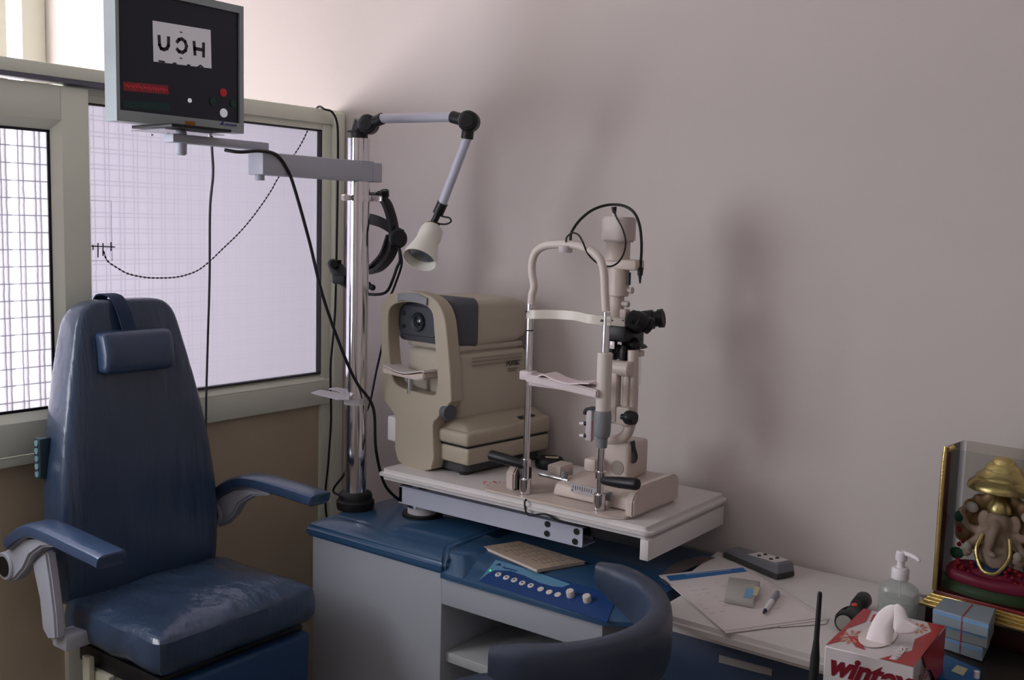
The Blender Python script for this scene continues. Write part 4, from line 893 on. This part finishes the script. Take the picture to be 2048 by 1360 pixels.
P = [az(px, py, .7552) for px, py in ((1365, 1152), (1460, 1142))]; rv = (P[1]-P[0])
text('DRISHTI EYE CLINIC', .0095, P[0]+Vector((0, 0, 0)), rv, Vector((0, 0, 1)).cross(rv), mono((214, 220, 230)), o, 'header_lettering', sx=1.1) if 0 else None
mb = MB(); rr = random.Random(5)
for k in range(12):
    t0 = .10+k*.065
    A0 = az(1370+k*0, 1150, .7552).lerp(az(1462, 1140, .7552), k/12); mb.slab([A0, A0+rv.normalized()*.009, A0+rv.normalized()*.009+Vector((0, .0045, 0)), A0+Vector((0, .0045, 0))], (0, 0, 1), .0001)
mb.build('header_print', mono((214, 220, 230)), o)
mb = MB(); E0, E1, E2 = az(1345, 1168, .7549), az(1490, 1148, .7549), az(1450, 1255, .7549)
for r in range(9):
    for c in range(8):
        if rr.random() < .45:
            p = E0+(E1-E0)*(c/8+rr.random()*.03)+(E2-E0)*(r/10); q = (E1-E0)*(.03+rr.random()*.05); w_ = (E2-E0).normalized()*.0011
            mb.slab([p, p+q, p+q+w_, p+w_], (0, 0, 1), .0001)
mb.build('form_print', mono((150, 140, 150)), o)
MB().slab([az(px, py, .7549) for px, py in ((1319, 1158), (1326, 1158), (1340, 1170), (1333, 1171))], (0, 0, 1), .0008).build('corner_clip', mono((70, 74, 92)), o)
mb = MB(); P = [az(px, py, .756) for px, py in ((1318, 1150), (1350, 1122), (1400, 1110), (1430, 1112), (1400, 1125), (1365, 1140))]; mb.slab([p-Vector((0, 0, .004)) for p in P], (0, 0, 1), .001)
one('plastic_sleeve', 'dark translucent plastic sleeve behind the printed form', 'sleeve', mb, mono((110, 100, 98), alpha=.8, rough=.25), Vector((P[0].x, P[0].y, .752)))
# trial lens box (translucent)
P = [az(px, py, .770) for px, py in ((1458, 1153), (1521, 1162), (1507, 1204), (1449, 1193))]
TB = thing('lens_case', 'small clear plastic case with pale blue contents on the papers', 'case', (P[0].x, P[0].y, .7548))
mb = MB(); lo = [Vector((p.x, p.y, .7555)) for p in P]; mb.hexa([lo[3], lo[2], lo[1], lo[0], P[3], P[2], P[1], P[0]], .003, 2); mb.build('case_body', mono((196, 192, 186), alpha=.75, rough=.2), TB)
cen = sum(P, Vector())/4; sh = lambda p, f, z: Vector((cen.x+(p.x-cen.x)*f, cen.y+(p.y-cen.y)*f, z))
MB().hexa([sh(P[3], .8, .757), sh(P[2], .8, .757), sh(P[1], .8, .757), sh(P[0], .8, .757), sh(P[3], .8,   .767), sh(P[2], .8,   .767), sh(P[1], .8,   .767), sh(P[0], .8,   .767)]).build('contents', mono((176, 186, 190)), TB)
q = [az(px, py,   .7708) for px, py in ((1493, 1176), (1508, 1179), (1503, 1196), (1487, 1194))]; MB().slab(q, (0, 0, 1), .0003).build('blue_label', mono((112, 160, 200)), TB)
q = [az(px, py,   .7708) for px, py in ((1510, 1172), (1520, 1175), (1514, 1192), (1505, 1190))]; MB().slab(q, (0, 0, 1), .0003).build('yellow_label', mono((190, 184, 150)), TB)
# pen
a_, b_ = az(1527, 1226, .7605), az(1556, 1184, .7605); PN = thing('marker_pen', 'short white and blue pen lying on the papers', 'pen', (a_.x, a_.y, .7548)); d = (b_-a_).normalized(); Lp = (b_-a_).length
MB().lathe([(0, Lp*.12), (.0055, Lp*.12), (.0062, Lp*.3), (.0062, Lp*.55), (0, Lp*.55)], a_, d, 16).build('barrel', M_whitepl, PN)
MB().lathe([(0, Lp*.55), (.0062, Lp*.55), (.006, Lp*.95), (.004, Lp), (0, Lp)], a_, d, 16).build('grip', mono((140, 146, 160)), PN)
MB().lathe([(0, 0), (.0022, .001), (.0045, Lp*.12), (0, Lp*.12)], a_, d, 14).build('tip', mono((28, 34, 70)), PN)
# grey hand controller
a_, b_ = az(1462, 1112, .75), az(1572, 1158, .75); d = (b_-a_); d.z = 0; Lr = d.length; d.normalize(); n = Vector((-d.y, d.x, 0))
RM = thing('handheld_tester', 'grey handheld controller with four black keys on a white pad by the wall', 'remote control', (a_.x, a_.y, .751), math.atan2(d.y, d.x))
mb = MB(); mb.box(0, Lr, -.030, .030, .0, .014, .005, 2); mb.build('under_shell', M_dark, RM, frame='local')
mb = MB(); mb.hexa([(0, -.028, .012), (Lr, -.030, .012), (Lr, .030, .012), (0, .028, .012), (.0, -.022, .022), (Lr-.004, -.026, .038), (Lr-.004, .026, .038), (.0, .022, .022)], .006, 3); mb.build('upper_shell', mono((118, 120, 128)), RM, frame='local')
mb = MB(); k0, k1 = Lr*.42, Lr*.92; zz = lambda x: .0222+(.0160)*x/Lr+.0002
mb.hexa([(k0, -.020, zz(k0)), (k1, -.022, zz(k1)), (k1, .022, zz(k1)), (k0, .020, zz(k0)), (k0, -.020, zz(k0)+.001), (k1, -.022, zz(k1)+.001), (k1, .022, zz(k1)+.001), (k0, .020, zz(k0)+.001)]); mb.build('key_pad', mono((210, 204, 206)), RM, frame='local')
for fx in (.3, .72):
    for yy in (-.010, .010):
        x = k0+(k1-k0)*fx; MB().cyl((x, yy, zz(x)), (x, yy, zz(x)+.003), .0045, seg=14).build('key', M_black, RM, frame='local')
# torch
a_, b_ = az(1688, 1246, .77), az(1730, 1196, .77); d = (b_-a_).normalized(); Lt = (b_-a_).length
FL = thing('torch', 'black torch with an orange button lying on the white desk beside the tissue box', 'torch', (a_.x, a_.y, .75))
MB().lathe([(0, .004), (.014, .003), (.0195, 0), (.0205, .004), (.0205, Lt*.16), (.014, Lt*.28), (.0135, Lt*.62), (.017, Lt*.66), (.018, Lt*.93), (.014, Lt), (0, Lt)], a_, d, 28).build('barrel', M_black, FL)
MB().lathe([(0, -.001), (.0165, -.001), (.0165, .004), (0, .004)], a_, d, 24).build('lens', mono((150, 146, 140), rough=.15), FL)
q = a_+d*Lt*.47+Vector((0, 0, .013)); MB().ell(q, (.006, .010, .003), M=Matrix.Rotation(math.atan2(d.y, d.x)-PI/2, 4, 'Z')).build('switch', mono((214, 74, 40)), FL)
MB().tube([a_+d*Lt*.15+Vector((-.018, 0, .0)), a_+d*Lt*.3+Vector((-.03, 0, -.01)), a_+d*Lt*.42+Vector((-.022, 0, .0)), a_+d*Lt*.5+Vector((-.012, 0, .004))], .0028, 8, 4).build('clip', M_black, FL)
# pump bottle
c = Vector((-.59, 2.165, .75)); PB = thing('pump_bottle', 'clear hand sanitiser bottle with white pump between white desk and gold shrine', 'bottle', c)
def oval(z, a, b, n=32): return [Vector((c.x+math.copysign(abs(math.cos(t))**.75, math.cos(t))*a, c.y+math.copysign(abs(math.sin(t))**.75, math.sin(t))*b, z)) for t in [2*PI*k/n for k in range(n)]]
z = .7508
MB().loft([oval(z, .034, .022), oval(z+.004, .039, .027), oval(z+.075, .041, .028), oval(z+.088, .038, .026), oval(z+.096, .028, .02), oval(z+.101, .016, .014), oval(z+.112, .0145, .0135)]).build('bottle_body', mono((176, 184, 180), rough=.12, alpha=.42, coat=.6), PB)
MB().loft([oval(z+.003, .033, .021), oval(z+.008, .036, .024), oval(z+.062, .038, .025), oval(z+.066, .030, .022)]).build('gel', mono((188, 190, 182), rough=.3, alpha=.5), PB)
mb = MB(); mb.lathe([(0, .108), (.0175, .108), (.0175, .127), (.015, .131), (.008, .131), (.007, .146), (0, .146)], c, seg=28)
mb.lathe([(0, .146), (.011, .146), (.012, .150), (.011, .163), (.008, .166), (0, .166)], c, seg=24); mb.tube([c+Vector((.004, 0, .162)), c+Vector((.02, -.008, .163)), c+Vector((.036, -.014, .160)), c+Vector((.040, -.016, .156))], lambda t: .0055-.002*t, 10, 4); mb.build('pump', M_whitepl, PB)
MB().tube([c+Vector((0, 0, .108)), c+Vector((.004, 0, .01))], .002, 8).build('dip_tube', M_whitepl, PB)

# tissue box
ctr = (-.53, 1.87); ang = 0
P = [az(px, py, .842) for px, py in ((1650, 1292), (1728, 1217), (1880, 1249), (1828, 1334))]   # front-left, back-left, back-right, front-right
TX = thing('tissue_box', 'red and white tissue box with a tuft of tissue pulled out of its top', 'tissue box', (P[0].x, P[0].y, .75))
lo = [Vector((p.x, p.y, .752)) for p in P]
MB().hexa([lo[0], lo[3], lo[2], lo[1], P[0], P[3], P[2], P[1]], .0015, 1).build('carton', mono((206, 198, 200), rough=.35), TX)
ux = (P[3]-P[0]); uy = (P[1]-P[0]); Zu = Vector((0, 0, 1)); nfront = -uy.normalized(); nright = ux.normalized()
def top(u, v, h=.0004): return P[0]+ux*u+uy*v+Zu*h
def right(u, w, h=.0005): return P[3]+uy*u-Zu*.09*(1-w)+nright*h
M_cred, M_cor, M_dred = mono((168, 44, 50), rough=.35), mono((206, 120, 84), rough=.35), mono((120, 24, 40), rough=.35)
mb = MB()
mb.slab([top(0.0, .02), top(.10, .16), top(.04, .45), top(.16, .70), top(.10, .99), top(0, .99)], Zu, .0003)
mb.slab([top(.62, .0), top(.72, .12), top(.86, .3), top(.80, .55), top(.9, .8), top(.78, .99), top(.995, .99), top(.995, 0)], Zu, .0003)
mb.slab([top(.2, .72), top(.34, .82), top(.5, .86), top(.6, .96), top(.3, .96), top(.16, .9)], Zu, .0003)
mb.slab([top(.12, .30), top(.2, .22), top(.30, .12), top(.42, .10), top(.34, .2), top(.22, .34)], Zu, .0003)
mb.build('top_red_print', M_cred, TX)
mb = MB(); mbl = MB()
for k in range(9):
    a = k*.7; c0 = (.17+.03*math.cos(a), .3+.04*math.sin(a)); mb.slab([top(*c0, .0008), top(c0[0]+.07*math.cos(a-.25), c0[1]+.10*math.sin(a-.25), .0008), top(c0[0]+.10*math.cos(a), c0[1]+.13*math.sin(a), .0008), top(c0[0]+.07*math.cos(a+.25), c0[1]+.10*math.sin(a+.25), .0008)], Zu, .0002)
    c0 = (.74+.03*math.cos(a), .8+.04*math.sin(a)); mbl.slab([top(*c0, .0009), top(c0[0]+.06*math.cos(a-.3), c0[1]+.06*math.sin(a-.3), .0009), top(c0[0]+.09*math.cos(a), c0[1]+.10*math.sin(a), .0009), top(c0[0]+.06*math.cos(a+.3), c0[1]+.06*math.sin(a+.3), .0009)], Zu, .0002)
mb.build('top_leaf_print', M_cor, TX); mbl.build('top_leaf_print', M_cor, TX)
mb = MB(); mb.slab([right(.25, .99), right(.99, .99), right(.99, .05), right(.75, .05), right(.55, .45), right(.40, .6)], nright, .0003)
mb.slab([right(.0, .4), right(.2, .3), right(.35, .05), right(0, .05)], nright, .0003); mb.build('side_print', M_cred, TX)
mb = MB()
for k in range(8):
    a = k*.8; c0 = (.30+.03*math.cos(a), .45+.05*math.sin(a)); mb.slab([right(*c0, .0009), right(c0[0]+.08*math.cos(a-.3), c0[1]+.2*math.sin(a-.3), .0009), right(c0[0]+.12*math.cos(a), c0[1]+.28*math.sin(a), .0009), right(c0[0]+.08*math.cos(a+.3), c0[1]+.2*math.sin(a+.3), .0009)], nright, .0002)
mb.build('side_leaf_print', mono((150, 96, 90)), TX)
text('wintex', .052, P[0]+ux*.045-Zu*.047+nfront*.0006, ux, Zu, M_dred, TX, 'front_lettering', shear=.35, off=.0022, sx=.94)
text('wintex', .026, top(.80, .02, .0013), uy, -ux, mono((224, 214, 216)), TX, 'top_lettering', shear=.35, off=.0007)
# tissue tuft: two puffy folds drawn up through the slot
def pillow(mb, pxs, y, th, seed):
    P = [ay(px, py, y) for px, py in pxs]; c = sum(P, Vector())/len(P); nrm = Vector((-.25, -.95, .18)).normalized()
    b = bmesh.new(); n = len(P); R_ = []
    for f, d in ((.0, -1), (.55, -.85), (.9, -.45), (1.0, 0), (.9, .45), (.55, .85), (.0, 1)):
        if f == 0: R_.append([b.verts.new(c-nrm*d*th*-1)]); continue
        R_.append([b.verts.new(c+(p-c)*f+nrm*(d*th+.0035*noise.noise(p*60+Vector((seed, d, 0))))) for p in P])
    for a_, b__ in zip(R_, R_[1:]):
        for k in range(n):
            k2 = (k+1) % n
            if len(a_) == 1: b.faces.new((a_[0], b__[k], b__[k2]))
            elif len(b__) == 1: b.faces.new((a_[k], a_[k2], b__[0]))
            else: b.faces.new((a_[k], a_[k2], b__[k2], b__[k]))
    mb._join(b)
mt = MB()
pillow(mt, ((1729, 1296), (1733, 1268), (1744, 1240), (1758, 1220), (1774, 1208), (1790, 1206), (1803, 1216), (1800, 1236), (1789, 1256), (1784, 1282), (1781, 1300), (1768, 1312), (1746, 1310)), 1.835, .011, 1)
pillow(mt, ((1784, 1205), (1800, 1206), (1812, 1220), (1816, 1238), (1828, 1250), (1846, 1256), (1830, 1268), (1806, 1270), (1788, 1266), (1784, 1248), (1790, 1228)), 1.81, .006, 5)
one('tissue', 'white tissue pulled up through the top of the tissue box', 'tissue', mt, mono((236, 226, 228), rough=.9), top(.42, .42, 0), sub=1)
MB().slab([top(.42+.2*math.cos(t), .42+.26*math.sin(t), .0016) for t in [2*PI*k/24 for k in range(24)]], Zu, .0003).build('opening_film', mono((222, 210, 206)), TX)

# router with antenna (body below the frame edge)
RT = thing('wireless_router', 'black router antenna standing up in front of the tissue box', 'router', (-.585, 1.65, .75))
MB().box(-.599, -.50, 1.59, 1.72, .7505, .778, .005).build('router_body', M_black, RT) if 0 else None
aB, aT = ay(1626, 1372, 1.70), ay(1640, 1184, 1.70)
mb = MB(); La = (aT-aB).length; mb.lathe([(0, 0), (.0075, 0), (.0085, .01), (.0078, La*.3), (.0048, La*.5), (.0040, La*.97), (.003, La), (0, La)], aB, aT-aB, 18); mb.build('antenna', M_rubber, RT)
MB().cyl((aB.x, 1.70, .762), (aB.x, 1.70, aB.z+.006), .009).build('antenna_hinge', M_black, RT)
MB().box(-.598, -.57, 1.59, 1.712, .7505, .7645, .003).build('router_body', M_black, RT)

# boxes with red rubber bands (in pairs)
def smallbox(pxs, z0, z1, label, m1, name='lens_box'):
    P = [az(px, py, z1) for px, py in pxs]; o = thing(name, label, 'box', (P[0].x, P[0].y, z0), group='rubber-banded boxes beside the shrine')
    lo = [Vector((p.x, p.y, z0+.0004)) for p in P]; MB().hexa([lo[0], lo[3], lo[2], lo[1], P[0], P[3], P[2], P[1]], .0015, 1).build('carton', m1, o)
    u = P[3]-P[0]; v = P[1]-P[0]; f = .52
    a = P[0]+u*f+Zu*.0004; b2 = P[1]+u*f+Zu*.0004
    a1, b1 = a+u.normalized()*.002, b2+u.normalized()*.002
    mb = MB(); mb.slab([a, a1, b1, b2], Zu, .0005); nf = -v.normalized()
    mb.slab([a+nf*.0005, a1+nf*.0005, a1+nf*.0005-Zu*(z1-z0), a+nf*.0005-Zu*(z1-z0)], nf, .0005); mb.build('rubber_band', mono((176, 60, 66)), o)
    mb = MB(); mb.slab([P[0]+nf*.0003-Zu*.002, P[3]+nf*.0003-Zu*.002, P[3]+nf*.0003-Zu*.009, P[0]+nf*.0003-Zu*.009], nf, .0004); mb.build('blue_stripe', mono((120, 160, 200)), o)
    return o
M_bx, M_bx2 = mono((140, 152, 160)), mono((146, 150, 150))
zt = .835
smallbox(((1866, 1217), (1888, 1194), (1992, 1217), (1978, 1248)), .806, zt, 'top pale blue box of the stack in front of the gold shrine', M_bx)
smallbox(((1866, 1240), (1886, 1218), (1990, 1240), (1976, 1271)), .7785, .806, 'second box of the stack, directly under the top one in front of the shrine', M_bx2)
smallbox(((1872, 1266), (1892, 1244), (1982, 1264), (1966, 1297)), .7508, .7785, 'bottom box of the stack in front of the shrine, resting on the dark table', M_bx)
# blue packet
P = [az(px, py, .757) for px, py in ((1868, 1352), (1890, 1308), (1962, 1338), (1960, 1372))]
PK = thing('blue_packet', 'flat blue packet with a cream label at the bottom right edge', 'packet', (P[0].x, P[0].y, .75))
MB().hexa([Vector((P[i].x, P[i].y, .7508)) for i in (0, 3, 2, 1)]+[P[i] for i in (0, 3, 2, 1)], .002, 2).build('pouch', mono((38, 92, 150), rough=.3), PK)
MB().slab([az(px, py, .7578) for px, py in ((1902, 1342), (1914, 1330), (1936, 1338), (1926, 1352))], Zu, .0003).build('label', mono((188, 184, 158)), PK)
mb = MB(); mb.cyl((*az(1953, 1355, .758).xy, .7575), (*az(1953, 1355, .758).xy, .770), .005); mb.build('cap', M_whitepl, PK)

# ================================================================== SHRINE
SH = thing('shrine_case', 'clear display case on a gold and maroon stepped base at the right edge', 'display case', (-.548, 2.205, .75), math.radians(-6))
def SB_(mb, n, m, par=None, **k): return mb.build(n, m, par or SH, frame='local', **k)
SB_(MB().box(.0, .30, .005, .135, .0005, .052, .003), 'plinth', mono((52, 20, 20), rough=.4))
mb = MB()
for k, (o_, z0_, z1_) in enumerate(((-.008, .050, .058), (-.002, .058, .065), (.003, .065, .071), (.008, .071, .077))): mb.box(o_, .31-o_, o_-.004, .145-o_, z0_, z1_, .0022, 2)
SB_(mb, 'gold_moulding', M_gold)
SB_(MB().box(.012, .30, .010, .128, .076, .083, .002), 'maroon_deck', mono((118, 24, 30), rough=.35))
mb = MB(); mb.tube([(.014, .012, .083), (.014, .012, .36), (.018, .02, .378), (.026, .03, .385)], .0052, 10, 3); SB_(mb, 'gold_post', M_gold); mb = MB(); mb.tube([(.30, .012, .083), (.30, .012, .36)], .0052, 10); SB_(mb, 'gold_post', M_gold)
SB_(MB().box(.0115, .0155, .02, .045, .085, .37), 'maroon_strip', mono((96, 26, 30)))
mb = MB(); mb.box(.018, .299, .010, .012, .083, .385); mb.box(.013, .015, .012, .126, .083, .385); mb.box(.299, .301, .012, .126, .083, .385); SB_(mb, 'glass_case', M_clear)
SB_(MB().box(.018, .296, .125, .127, .083, .384), 'back_panel', clear_mat('back_acrylic', (236, 234, 230), -.03))
# figurine inside (a thing of its own)
FG = thing('seated_figurine', 'painted elephant-headed deity figurine seated inside the clear case', 'figurine', (-.548, 2.205, .834), math.radians(-6))
ox, oy = .112, .070
def FB_(mb, n, m, vox=.0028, par=None):
    mb.bm.transform(Matrix.Translation((ox, oy, 0)) @ Matrix.Diagonal((1.08, .85, 1.16, 1)))
    o = mb.build(n, m, par or FG, frame='local')
    if vox: md = o.modifiers.new('r', 'REMESH'); md.mode = 'VOXEL'; md.voxel_size = vox; md.use_smooth_shade = True
    return o
FB_(MB().loft([[(.10*c_, .062*s_, z) for c_, s_ in [(math.cos(2*PI*k/36), math.sin(2*PI*k/36)) for k in range(36)]] for z in (0, .012)] + [[(.092*c_, .056*s_, .018) for c_, s_ in [(math.cos(2*PI*k/36), math.sin(2*PI*k/36)) for k in range(36)]]]), 'green_cushion', mono((70, 92, 52)), 0)
skin = mono((206, 176, 152), rough=.35)
mb = MB(); mb.ell((0, 0, .066), (.034, .028, .034)); mb.ell((0, .0, .098), (.030, .022, .026)); mb.ell((0, -.006, .132), (.022, .02, .024))
mb.tube([(0, -.022, .132), (-.001, -.034, .118), (-.004, -.037, .100), (-.007, -.034, .086), (-.001, -.036, .078), (.007, -.038, .082)], lambda t: .0105-.006*t, 10, 4)
for s in (-1, 1):
    mb.ell((s*.027, .002, .132), (.013, .005, .018)); mb.tube([(s*.024, 0, .104), (s*.046, -.004, .085), (s*.050, -.022, .070), (s*.040, -.034, .078)], lambda t: .0095-.003*t, 10, 4)
    mb.tube([(s*.024, .006, .110), (s*.056, .006, .112), (s*.068, .002, .135), (s*.062, -.004, .15)], lambda t: .0085-.003*t, 10, 4)
FB_(mb, 'body', skin)
mb = MB(); mb.ell((0, -.004, .036), (.066, .040, .020))
for s in (-1, 1): mb.tube([(s*.02, -.0, .040), (s*.062, -.015, .038), (s*.070, -.030, .030), (s*.03, -.046, .028), (-s*.01, -.048, .026)], lambda t: .017-.007*t, 12, 4)
FB_(mb, 'robe', mono((172, 52, 84), rough=.4))
mb = MB(); mb.tube([(-.03, -.024, .056), (0, -.037, .048), (.03, -.024, .056)], .007, 10, 4); FB_(mb, 'sash', mono((44, 70, 120)), 0)
mb = MB(); rq = random.Random(9)
mb.tube([(-.024, -.016, .108), (-.03, -.03, .08), (-.016, -.042, .052), (0, -.046, .046), (.016, -.042, .052), (.03, -.03, .08), (.024, -.016, .108)], .0042, 8, 5)
mb.lathe([(0, .15), (.022, .15), (.023, .158), (.018, .166), (.012, .176), (.005, .182), (0, .184)], (0, -.004, 0), seg=20)
for s in (-1, 1): mb.tube([(s*.046, -.018, .078), (s*.052, -.02, .074)], .0085, 10)
FB_(mb, 'gold_ornament', M_gold, 0)
mb = MB()
for s in (-1, 1):
    for k in range(16): mb.ell((s*(.028+rq.random()*.04), -.036-rq.random()*.01, .032+rq.random()*.028), .0042, seg=8)
    for k in range(8): mb.ell((s*(.058+rq.random()*.02), -.012, .06+rq.random()*.05), .0045, seg=8)
FB_(mb, 'red_flower', mono((176, 30, 40)), 0)
mb = MB()
for s in (-1, 1):
    mb.ell((s*.066, -.026, .066), (.013, .006, .011), seg=12); mb.ell((s*.074, .0, .128), (.010, .006, .010), seg=12)
FB_(mb, 'green_ornament', mono((30, 90, 60)), 0)
mb = MB()
for k in range(13):
    a = math.radians(-15+210*k/12); mb.ell((.070*math.cos(a), .012, .112+.058*math.sin(a)), (.016, .009, .016), seg=12)
mb.ell((0, .016, .11), (.066, .008, .06)); FB_(mb, 'halo_backing', mono((150, 116, 76), rough=.4, metal=.3), .003)
mb = MB()
for s in (-1, 1): mb.ell((s*.05, -.002, .150), (.012, .008, .010), seg=12); mb.ell((s*.045, -.034, .084), (.008, .007, .009), seg=10)
FB_(mb, 'white_emblem', mono((220, 204, 190)), 0)
mb = MB(); mb.cyl((0, .024, .02), (0, .024, .21), .003); FB_(mb, 'canopy_rod', M_gold, 0)
mb = MB(); mb.lathe([(0, .005), (.058, -.010), (.062, -.008), (.062, -.004), (.060, .002), (.050, .010), (.048, .013), (.046, .018), (.036, .024), (.034, .028), (.031, .034), (.022, .039), (.020, .045), (.014, .049), (0, .052)], (0, -.0, .198), seg=48); FB_(mb, 'canopy', M_gold, 0)

# ================================================================== LIGHT, WORLD, CAMERA
w = D.worlds.new('World'); SC.world = w; w.use_nodes = True
w.node_tree.nodes['Background'].inputs[0].default_value = (.55, .6, .7, 1); w.node_tree.nodes['Background'].inputs[1].default_value = .3
def area(name, loc, rot, sx, sy, power, col):
    l = D.lights.new(name, 'AREA'); l.shape = 'RECTANGLE'; l.size = sx; l.size_y = sy; l.energy = power; l.color = col
    o = D.objects.new(name, l); COL.objects.link(o); o.location = loc; o.rotation_euler = rot; return o
# added fill panel inside the sash, out of view, standing in for window daylight
area('window_side_fill', (XL+.06, .32, 1.50), (0, -PI/2, 0), .8, 1.25, 27, (.90, .94, 1.0))
area('ceiling_bounce', (0.2, -.6, 2.9), (0, 0, 0), 1.2, 1.2, 3.0, (1, .97, .92))
cd = D.cameras.new('camera'); co = D.objects.new('camera', cd); COL.objects.link(co)
def cw(v): return Vector((BX.dot(v), BY.dot(v), BZ.dot(v)))
r_, u_, b_ = cw(Vector((1, 0, 0))), cw(Vector((0, -1, 0))), cw(Vector((0, 0, -1)))
co.matrix_world = Matrix(((r_.x, u_.x, b_.x, 0), (r_.y, u_.y, b_.y, 0), (r_.z, u_.z, b_.z, H), (0, 0, 0, 1)))
cd.sensor_width = 36; cd.lens = 36*F/2048; cd.clip_start = .02; SC.camera = co
vs = SC.view_settings; vs.view_transform = 'Standard'; vs.look = 'None'; vs.gamma = 1; vs.use_curve_mapping = False; vs.exposure = .0
SC.cycles.use_denoising = True; SC.cycles.max_bounces = 8; SC.cycles.transparent_max_bounces = 16
SC.cycles.sample_clamp_indirect = 4; SC.cycles.caustics_reflective = False; SC.cycles.caustics_refractive = False
